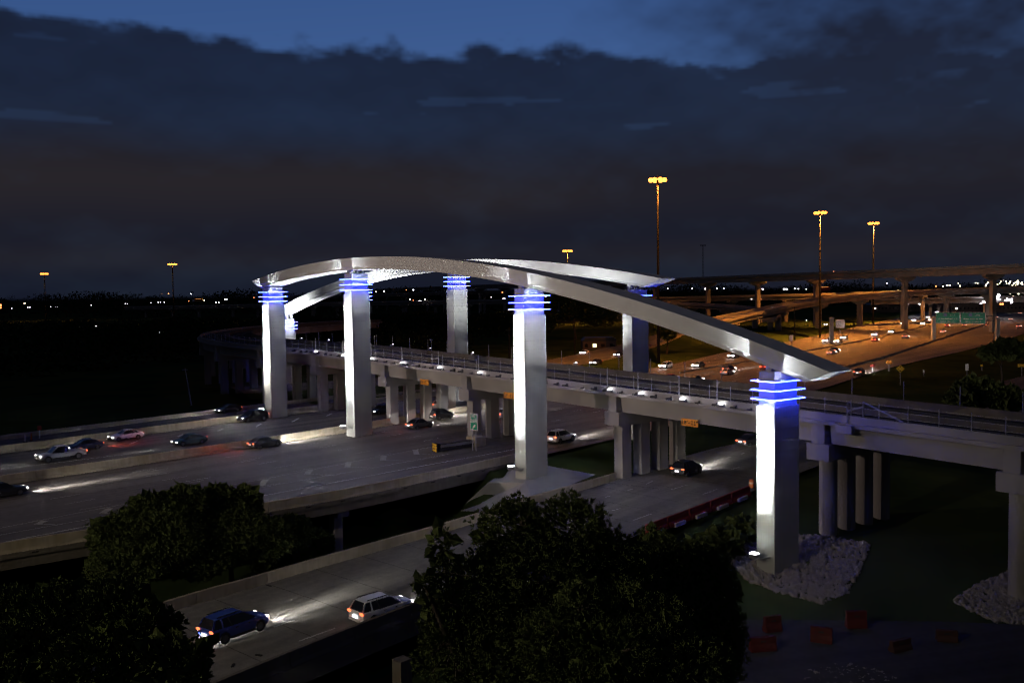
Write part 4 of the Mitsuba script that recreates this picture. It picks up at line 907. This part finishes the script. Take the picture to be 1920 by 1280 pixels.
# ------------------------------------------------------------------ vehicles
# stations: x, z bottom, z side top, z centre top, half width at the belt, half width at the sill;  cabin: base rear/front, roof rear/front, belt, roof height
KINDS = {
    'sedan': dict(st=[(-2.38, .42, .72, .74, .70, .66), (-2.30, .30, .88, .92, .78, .80), (-1.9, .22, .98, 1.03, .82, .88), (-1.2, .20, .97, 1.0, .86, .91), (0, .19, .94, .97, .87, .92), (1.0, .20, .92, .97, .86, .91), (1.6, .22, .84, .93, .82, .90), (2.1, .28, .72, .80, .74, .84), (2.36, .36, .58, .62, .60, .70)],
                  cab=(-1.95, 1.12, -1.05, .22, .93, 1.46, .80, .60), wx=(-1.42, 1.42), wr=.33, L=4.75, hl=(2.20, .66, .62), tl=(-2.32, .82, .60)),
    'suv': dict(st=[(-2.33, .48, .98, 1.0, .78, .74), (-2.27, .34, 1.08, 1.1, .86, .86), (-1.8, .28, 1.10, 1.12, .90, .93), (-1.0, .26, 1.07, 1.09, .92, .95), (0, .25, 1.05, 1.07, .92, .95), (1.0, .26, 1.04, 1.10, .91, .95), (1.6, .28, .98, 1.08, .87, .94), (2.1, .34, .88, .98, .78, .88), (2.36, .42, .72, .78, .62, .74)],
                cab=(-2.25, 1.34, -1.93, .28, 1.06, 1.69, .87, .64), wx=(-1.42, 1.44), wr=.38, L=4.7, hl=(2.18, .82, .66), tl=(-2.31, 1.0, .72)),
    'pickup': dict(st=[(-2.92, .60, 1.05, 1.05, .92, .90), (-2.88, .50, 1.10, 1.10, .95, .96), (-1.6, .45, 1.10, 1.10, .97, .99), (-.72, .40, 1.10, 1.10, .97, .99), (.2, .38, 1.08, 1.10, .97, .99), (1.2, .38, 1.08, 1.14, .96, .99), (2.0, .40, 1.06, 1.15, .93, .98), (2.6, .46, .98, 1.06, .86, .94), (2.85, .52, .82, .86, .74, .84)],
                   cab=(-.80, 1.45, -.62, .62, 1.09, 1.84, .90, .72), wx=(-1.85, 1.85), wr=.41, L=5.8, hl=(2.68, .92, .78), tl=(-2.90, .95, .84)),
}
def mirror(poly): return poly
def build_kind(k):
    K = KINDS[k]; out = {}
    R = []
    for x, zb, zs, zc, wb, ws in K['st']:
        h = [(ws * .86, zb), (ws, zb + .14), (ws * 1.01, (zb + zs) * .5), (wb * 1.01, zs - .10), (wb * .95, zs), (wb * .6, zs * .35 + zc * .65), (0, zc)]
        ring = [(x, -y, z) for y, z in h] + [(x, y, z) for y, z in h[-2::-1]]
        R.append(ring)
    # interpolate smoothly along the length
    R = np.array(R); xs = R[:, 0, 0]
    from scipy.interpolate import PchipInterpolator
    xi = np.unique(np.r_[xs, np.linspace(xs[0], xs[-1], 26)])
    body = loft(PchipInterpolator(xs, R, axis=0)(xi), True)
    mb = m3.Manifold(m3.Mesh(vert_properties=np.asarray(body.vertices, np.float32), tri_verts=np.asarray(body.faces, np.uint32)))
    for wx in K['wx']:
        mb -= m3.Manifold.cylinder(3, K['wr'] + .06, K['wr'] + .06, 24).rotate([90, 0, 0]).translate([wx, 1.5, K['wr']]) - m3.Manifold.cube([4, 1.25, 2], True).translate([wx, 0, .5])
    if k == 'pickup':
        mb -= m3.Manifold.cube([2.0, 1.62, 1.0], True).translate([-1.82, 0, 1.1])
    mm = mb.to_mesh(); out['body'] = trimesh.Trimesh(mm.vert_properties[:, :3], mm.tri_verts, process=False)
    rb_, fb_, rr_, fr_, zb, zr, yb, yr = K['cab']
    def sect(x, t):   # half width and height up the cabin
        return
    base = [(rb_, yb * .9, zb), (rb_ + .35, yb, zb), (fb_ - .5, yb, zb), (fb_, yb * .82, zb - .02)]
    roof = [(rr_, yr * .92, zr - .05), (rr_ + .3, yr, zr), (fr_ - .4, yr, zr), (fr_, yr * .9, zr - .05)]
    P = np.array([(x, s * y, z) for x, y, z in base + roof for s in (-1, 1)])
    out['windows'] = trimesh.convex.convex_hull(P)
    rp = [(x, s * (y + .02), z - .02) for x, y, z in roof for s in (-1, 1)] + [(x, s * y * .82, z + .055) for x, y, z in [(rr_ + .12, yr, zr - .02), (fr_ - .12, yr, zr - .02), ((rr_ + fr_) / 2, yr, zr + .02)] for s in (-1, 1)]
    out['roof'] = trimesh.convex.convex_hull(np.array(rp))
    pl = []
    for s in (-1, 1):
        cand = [(base[0], roof[0], .13), (base[3], roof[3], .085), ((fb_ * .28 + rb_ * .72 + .45, yb, zb), (fr_ * .35 + rr_ * .65 + .15, yr, zr), .08)]
        if k != 'pickup': cand.append(((rb_ + .75, yb, zb), (rr_ + .42, yr, zr), .11 if k == 'suv' else .05))
        for a, b, w in cand:
            pl.append(bar((a[0], s * (a[1] + .005), a[2] - .03), (b[0], s * (b[1] + .005), b[2]), w, .05, up=(0, 1, 0)))
    out['pillars'] = cat_(pl); out['pillar_list'] = pl
    hx, hz, hy = K['hl']; tx, tz, ty = K['tl']
    out['headlight'] = trimesh.creation.icosphere(subdivisions=2).apply_scale([.12, .19, .085])
    out['taillight'] = trimesh.creation.icosphere(subdivisions=2).apply_scale([.07, .20 if k != 'suv' else .22, .10 if k != 'pickup' else .18])
    wr = K['wr']
    ty_ = trimesh.creation.cylinder(wr, .22, sections=24); ty_ = ty_.difference(trimesh.creation.cylinder(wr * .68, .5, sections=20), engine='manifold') if True else ty_
    ty_.apply_transform(trimesh.transformations.rotation_matrix(math.pi / 2, [1, 0, 0])); out['tyre'] = ty_
    rim = [trimesh.creation.cylinder(wr * .2, .16, sections=12), trimesh.creation.annulus(wr * .58, wr * .685, .17, sections=20), trimesh.creation.cylinder(wr * .66, .04, sections=20)]
    for q in range(5): rim.append(box([math.cos(q * 1.2566) * wr * .4, math.sin(q * 1.2566) * wr * .4, 0], [wr * .55, .07, .15], yaw=q * 1.2566))
    rim = cat_(rim); rim.apply_transform(trimesh.transformations.rotation_matrix(math.pi / 2, [1, 0, 0])); out['rim'] = rim
    xr, xf = K['st'][0][0], K['st'][-1][0]
    out['rear_bumper'] = trimesh.convex.convex_hull(np.array([(xr + dx, s * y, z) for s in (-1, 1) for dx, y, z in ((-.09, .62, .42), (-.09, .62, .62), (.12, .84, .40), (.12, .84, .64), (-.02, .8, .36))]))
    out['front_bumper'] = trimesh.convex.convex_hull(np.array([(xf + dx, s * y, z) for s in (-1, 1) for dx, y, z in ((.07, .5, .30), (.07, .5, .52), (-.25, .80, .30), (-.25, .80, .52))]))
    out['grille'] = box([xf - .015, 0, hz - .1], [.06, .9, .18])
    out['plate'] = box([xr - .075, 0, .74 if k == 'suv' else .70], [.05, .52, .2])
    out['mirror'] = trimesh.creation.icosphere(subdivisions=1).apply_scale([.08, .13, .09])
    out['sill'] = box([0, 0, K['st'][4][1] + .07], [K['wx'][1] - K['wx'][0] - 2 * K['wr'] - .14, .06, .17])
    out['added_beam_plate'] = box([.12, 0, .018], [.24, .62, .012])  # added plate that cuts the beam off above; no real car part
    out['handle'] = box([0, 0, 0], [.2, .04, .05])
    out['roof_rail'] = bar((rr_ + .2, 0, zr + .09), (fr_ - .25, 0, zr + .09), .05)
    sm = dict(body=35, windows=25, roof=40, headlight=True, taillight=True, rear_bumper=50, front_bumper=50, mirror=True, tyre=40)
    pl_ = {n_: mikit.ply(m_, smooth=sm.get(n_, False)) for n_, m_ in out.items() if n_ != 'pillar_list'}
    pl_['pillar_list'] = [mikit.ply(m_) for m_ in out['pillar_list']]
    near_far = cat_([out['roof'], out['pillars'], out['body']])
    pl_['far_body'] = mikit.ply(near_far, smooth=35)
    w4 = cat_([trimesh.creation.cylinder(wr, .24, sections=14).apply_transform(trimesh.transformations.rotation_matrix(math.pi / 2, [1, 0, 0])).apply_translation([wx, s * (K['st'][4][5] - .12), wr]) for wx in K['wx'] for s in (-1, 1)])
    pl_['far_wheels'] = mikit.ply(w4)
    pl_['far_headlight'] = mikit.ply(out['headlight'].copy().apply_scale(2.3))
    pl_['far_taillight'] = mikit.ply(out['taillight'].copy().apply_scale(1.3))
    return pl_
KP = {k: build_kind(k) for k in KINDS}
HEADC, TAILC = (1.0, .97, .92), (1.0, .10, .04)
def car(name, label, cat, kind, paint, pos, yaw, near=True, head=7.0, tail=1.0, beam=0.0, bw=.5, group=None, tailglow=0.0, sc=1.0, rails=False, plate_on=False, amber=False, white_rear=False, cut=30):
    K, P = KINDS[kind], KP[kind]; t = thing(name, label, cat, group)
    pos = np.array(pos, float); ca, sa = math.cos(yaw), math.sin(yaw)
    def M(x=0, y=0, z=0, flip=0): return T().translate(pos.tolist()).rotate([0, 0, 1], math.degrees(yaw)).scale(sc).translate([x, y, z]).rotate([0, 0, 1], flip)
    def wp(x, y, z): return pos + sc * np.array([ca * x - sa * y, sa * x + ca * y, z])
    hx, hz, hy = K['hl']; tx, tz, ty = K['tl']
    te = (3.0 * tail, .38 * tail, .12 * tail)
    if near:
        part('body', t, P['body'], paint, M=M()); part('windows', t, P['windows'], 'car_glass', M=M()); part('roof', t, P['roof'], paint, M=M()); [part('pillar', t, q_, 'trim_black' if i_ % (len(P['pillar_list']) // 2) == 2 else paint, M=M()) for i_, q_ in enumerate(P['pillar_list'])]
        for wx in K['wx']:
            for s in (-1, 1):
                y = s * (K['st'][4][5] - .10)
                w = part('wheel', t, P['tyre'], 'rubber', M=M(wx, y, K['wr'])); part('rim', w, P['rim'], 'rim_metal', M=M(wx, y, K['wr']))
        for s in (-1, 1):
            part('headlight', t, P['headlight'], 'lamp_glass', M=M(hx + .03, s * hy, hz), emit=np.array(HEADC) * head if head else None, weight=0)
            part('taillight', t, P['taillight'], 'tail_red', M=M(tx - .03, s * ty, tz), emit=te if tail else None, weight=0)
            part('mirror', t, P['mirror'], paint, M=M(K['cab'][1] - .35, s * (K['cab'][6] + .14), K['cab'][4] + .04))
            for hx_ in (-.45, .55): part('door_handle', t, P['handle'], 'trim_black', M=M(hx_, s * (K['st'][4][5] * .985), K['cab'][4] - .16))
            if rails: part('roof_rail', t, P['roof_rail'], 'trim_black', M=M(0, s * (K['cab'][7] - .08), 0))
        for s in (-1, 1): part('sill', t, P['sill'], 'trim_black', M=M(0, s * (K['st'][4][5] * .98), 0))
        part('rear_bumper', t, P['rear_bumper'], paint if kind != 'suv' or paint == 'paint_white' else 'trim_black', M=M()); part('front_bumper', t, P['front_bumper'], 'trim_black', M=M()); part('grille', t, P['grille'], 'trim_black', M=M())
        part('licence_plate', t, P['plate'], 'plate_white', M=M(), emit=(1.6, 1.6, 1.7) if plate_on else None, weight=.1)
        if amber:
            for s in (-1, 1): part('indicator', t, mikit.ply(box([0, 0, 0], [.06, .2, .08])), 'lamp_glass', M=M(hx + .06, s * hy, hz - .2), emit=(4, 2.0, .3), weight=0)
    else:
        part('body', t, P['far_body'], paint, M=M()); part('windows', t, P['windows'], 'car_glass', M=M()); part('wheels', t, P['far_wheels'], 'rubber', M=M())
        for s in (-1, 1): part('headlight', t, P['far_headlight'], 'lamp_glass', M=M(hx + .06, s * hy, hz), emit=np.array(HEADC) * head if head else None, weight=0)
        for s in (-1, 1): part('taillight', t, P['far_taillight'], 'tail_red', M=M(tx - .04, s * ty, tz), emit=te if tail else None, weight=0)
    if beam:
        xf = K['st'][-1][0] + .09; zb_ = hz - .12
        part('added_beam_plate', t, P['added_beam_plate'], 'trim_black', M=M(xf, 0, zb_))  # plate added over the spot to shape its beam
        spot(wp(xf + .03, 0, zb_), wp(xf + 12, 0, zb_ - .35), HEADC, beam, min(cut, 14), 1, bw * .35)
        if near: spot(wp(xf + .28, 0, zb_ + .05), wp(xf + 6, 0, zb_ - .75), HEADC, beam * .10, 58, 4, bw * (.25 if bw >= 2 else .1))
    if tailglow: spot(wp(tx - .3, 0, tz), wp(tx - 6, 0, -.4), TAILC, tailglow, 40, 10, bw * .2)
    return t
def heading(line, p, back=False):
    k = int(np.argmin(((line - p[:2]) ** 2).sum(1))); k = min(max(k, 1), len(line) - 2); d = line[k + 1] - line[k - 1]
    if back: d = -d
    return math.atan2(d[1], d[0])
def fwy(px, py, back, z=ZF):
    p = at(px, py, z); return p, heading(median, p, back)
def rd(px, py):
    p = surf(px, py, zroad); return p, heading(Le, p)
# near road
p, y = rd(440, 1190); car('suv', 'blue SUV on the slip road behind the white SUV', 'car', 'suv', 'paint_blue', p + [0, 0, .03], y, beam=1000, bw=2.4, rails=True, amber=True, tail=1.2, plate_on=True)
p, y = rd(717, 1158); car('suv', 'white SUV with lit tail lamps on the slip road beside the foreground tree', 'car', 'suv', 'paint_white', p + [0, 0, .03], y, beam=1400, bw=2.4, rails=True, tail=1.2, plate_on=True)
p, y = rd(1288, 889); car('suv', 'black SUV driving away on the slip road past the third column', 'car', 'suv', 'paint_black', p + [0, 0, .03], y, beam=1300, bw=2, tail=1.0, plate_on=True)
p, y = rd(1408, 834); car('sedan', 'dark car far up the slip road beside the nearest column', 'car', 'sedan', 'paint_black', p + [0, 0, .03], y, beam=700, bw=1, tail=1.2, plate_on=True)
p, y = rd(215, 1275); car('sedan', 'added unseen car behind the bottom left tree, its beam on the slip road', 'car', 'sedan', 'paint_grey', p + [0, 0, .03], y, near=False, beam=1500, bw=2.4)  # car added out of sight for its headlight beam on the road
# freeway, near and far carriageway at left
p, y = fwy(497, 838, False); car('sedan', 'black car with lit tail lamps lighting up the pale median barrier', 'car', 'sedan', 'paint_black', p, y + .05, beam=2600, bw=3, tail=1.2, tailglow=50)
p, y = fwy(5, 930, False); car('sedan', 'dark car cut off by the left edge, its beam on the road', 'car', 'sedan', 'paint_black', p, y, beam=2200, bw=2, tail=1.0, cut=22)
p, y = fwy(787, 802, False); car('sedan', 'silver car with a bright number plate, nearest of the two under the viaduct', 'car', 'sedan', 'paint_grey', p, y, beam=1500, bw=1.5, tail=1.2, plate_on=True, tailglow=20)
p, y = fwy(795, 789, False); car('suv', 'black SUV with red tail lamps just beyond the silver car under the viaduct', 'car', 'suv', 'paint_black', p + N3 * 3.4, y, beam=3200, bw=2, tail=1.2, tailglow=60)
p, y = fwy(1052, 828, False); car('suv', 'white SUV right of the third column on the freeway', 'car', 'suv', 'paint_white', p, y, beam=2200, bw=2, tail=1.5, plate_on=True)
p, y = fwy(114, 862, True); car('pickup_truck', 'silver pickup truck with headlights on, at left on the freeway', 'pickup truck', 'pickup', 'paint_silver', p, y, head=8, beam=700, bw=1, tail=1.0)
p, y = fwy(135, 848, True); car('sedan', 'dark car mostly hidden behind the silver pickup truck', 'car', 'sedan', 'paint_dark_blue', p + np.array([.8, 1.8, 0]), y, head=8, beam=0, tail=1.6, tailglow=120, bw=1.5)
p, y = fwy(236, 824, True); car('sedan', 'white car with both headlights on, on the far carriageway at left', 'car', 'sedan', 'paint_white', p, y, head=10, beam=500, bw=.8)
p, y = fwy(355, 833, True); car('sedan', 'dark teal car close to the median barrier, headlights on', 'car', 'sedan', 'paint_teal', p, y, head=9, beam=600, bw=.8)
p, y = fwy(474, 790, True); car('van', 'black van with headlights on before the leftmost column', 'van', 'suv', 'paint_black', p, y, head=10, beam=500, bw=.8, sc=1.08)
p = at(428, 773, 2.2); car('sedan', 'dark car with headlights and an amber light on the frontage road behind the far barrier', 'car', 'sedan', 'paint_black', p, heading(median, p, True), head=9, beam=400, bw=.6)
p, y = fwy(715, 775, True); car('sedan', 'dark car facing the camera between the second column and the viaduct pier', 'car', 'sedan', 'paint_dark_blue', p, y, head=10, beam=500, bw=.6)
p, y = fwy(834, 766, False); car('suv', 'pale vehicle with red tail lamps far under the viaduct, right of the orange clearance sign', 'car', 'suv', 'paint_white', p, y, near=False, head=8, beam=1500, bw=.8)
p, y = fwy(948, 782, False); car('sedan', 'car glimpsed between viaduct piers left of the third column', 'car', 'sedan', 'paint_silver', p, y, near=False, tail=1.5, beam=1500, bw=.8)
# freeway at right: driving away
AW = [(1259, 713, 'sedan', 'paint_red', 'red car driving away on the freeway, left one of two just above the viaduct'), (1305, 716, 'sedan', 'paint_black', 'dark car driving away on the freeway, right one of two just above the viaduct'),
      (1367, 697, 'suv', 'paint_black', 'dark SUV driving away below the yellow lit truck'), (1364, 702, 'sedan', 'paint_silver', 'silver car close in front of the dark SUV under the sloping arch'), (1437, 692, 'sedan', 'paint_red', 'car showing one tail lamp between arch and nearest column top'),
      (1559, 664, 'sedan', 'paint_silver', 'silver car driving away right of the arch tip'), (1565, 661, 'suv', 'paint_black', 'dark SUV beside the silver car right of the arch tip'), (1641, 640, 'sedan', 'paint_red', 'red tail lit car below the oncoming pair of headlights'), (1698, 634, 'suv', 'paint_grey', 'grey car driving away left of the gantry post'),
      (1768, 624, 'sedan', 'paint_silver', 'low pale car right of the left gantry post'), (1776, 613, 'suv', 'paint_red', 'red tail lit car under the green signs'), (1808, 612, 'sedan', 'paint_grey', 'car with orange tail lamps under the middle of the green signs'), (1852, 611, 'sedan', 'paint_black', 'car with red tail lamps left of the right gantry post'), (1910, 614, 'suv', 'paint_black', 'car with bright red brake lamps at the right edge')]
for i_, (px, py, k, c, lab) in enumerate(AW):
    p, y = fwy(px, py, False); car('car', lab, 'car', k, c, p, y, near=False, head=6, tail=1.7 if i_ != 13 else 2.5, beam=2600 if i_ % 2 == 0 else 0, bw=.9, plate_on=False, tailglow=45 if i_ in (0, 7, 13) else 0)
p, y = fwy(1612, 703, False); car('suv', 'black SUV on the exit road left of the small red sign', 'car', 'suv', 'paint_black', p, y + .06, near=True, beam=3000, bw=1.2, tail=1.2, plate_on=True)
p = at(1850, 659, 2.2); car('car', 'car with its beam on the dark road right of the right gantry post', 'car', 'sedan', 'paint_black', p, heading(median, p) - .3, near=False, beam=2500, bw=.6)
ON = [(1249, 690, 'suv', 'paint_white', 'oncoming car with two bright headlights left of the others above the viaduct'), (1310, 688, 'sedan', 'paint_grey', 'oncoming car with yellowish headlights right of the fourth far column'), (1376, 671, 'suv', 'paint_grey', 'oncoming truck with amber roof lights below the sloping arch'), (1550, 642, 'suv', 'paint_grey', 'oncoming car left of the thick post'),
      (1571, 642, 'sedan', 'paint_grey', 'oncoming car just right of the thick post'), (1583, 636, 'suv', 'paint_silver', 'oncoming car under the large pale sign'), (1641, 630, 'suv', 'paint_silver', 'oncoming car with bright headlights just above the red tail lit car'), (1672, 624, 'sedan', 'paint_black', 'oncoming dark car in the middle of the right freeway'),
      (1694, 608, 'sedan', 'paint_grey', 'leftmost of the three far oncoming headlight pairs'), (1714, 602, 'sedan', 'paint_grey', 'uppermost of the three far oncoming headlight pairs'), (1731, 608, 'sedan', 'paint_grey', 'rightmost of the three far oncoming headlight pairs'), (1760, 594, 'suv', 'paint_white', 'oncoming vehicle at the left end of the green signs'), (1856, 583, 'sedan', 'paint_grey', 'oncoming car seen right of the green signs')]
for px, py, k, c, lab in ON:
    p, y = fwy(px, py, True); car('car', lab, 'car', k, c, p, y, near=False, head=30, tail=0)
RM = [(1096, 664, 'paint_white', 'oncoming car topmost on the orange ramp between the columns'), (1160, 668, 'paint_black', 'oncoming dark car on the orange ramp left of the fourth far column'), (1118, 683, 'paint_black', 'oncoming dark car lower on the orange ramp'), (1064, 694, 'paint_black', 'oncoming car just above the viaduct right of the third column'), (1218, 654, 'paint_red', 'oncoming car on the ramp right of the fourth far column')]
for px, py, c, lab in RM:
    p = at(px, py, 2.6); y = heading(ramp[:, :2], p, True); car('car', lab, 'car', 'sedan', c, p, y, near=False, head=20, tail=.8)
FAR = [(1772, 602, 0), (1800, 604, 0), (1838, 603, 0), (1868, 596, 0), (1895, 600, 0), (1878, 584, 0), (1912, 588, 0), (1740, 596, 1), (1757, 586, 1), (1778, 578, 1), (1800, 574, 1), (1826, 570, 1), (1745, 601, 1), (1772, 588, 1), (1850, 575, 1), (1884, 572, 1)]
for px, py, on in FAR:
    p, y = fwy(px, py, bool(on)); car('car', 'tiny oncoming car with headlights on far down the right freeway' if on else 'tiny car with red tail lights far down the right freeway', 'car', 'sedan', 'paint_grey', p, y, near=False, head=30 if on else 6, tail=0 if on else 3, group='far oncoming cars' if on else 'far cars driving away')
# truck on the far left road and one on the middle flyover
for px, py, Y, lab in [(373, 562.5, 850, 'orange lit box truck on the far left horizon road'), (1546, 542, 615, 'reddish box truck on the middle flyover')]:
    b = atY(px, py, Y); t = thing('box_truck', lab, 'truck')
    part('cargo_box', t, box(b + [0, 0, .3], [7, 2.5, 3.0]), 'sign_orange' if px < 900 else 'plastic_red'); part('cab', t, box(b + [-4.7, 0, -.3], [2.0, 2.4, 2.2]), 'paint_white')
    part('wheels', t, cat_([trimesh.creation.cylinder(.5, .4, sections=12).apply_transform(trimesh.transformations.rotation_matrix(math.pi / 2, [1, 0, 0])).apply_translation(b + [x, s, -1.6]) for x in (-4.5, 2.5) for s in (-1.1, 1.1)]), 'rubber')
    part('marker_lights', t, box(b + [0, -1.28, 1.2], [5, .05, .12]), 'lamp_glass', emit=(2.5, .9, .2), weight=0)
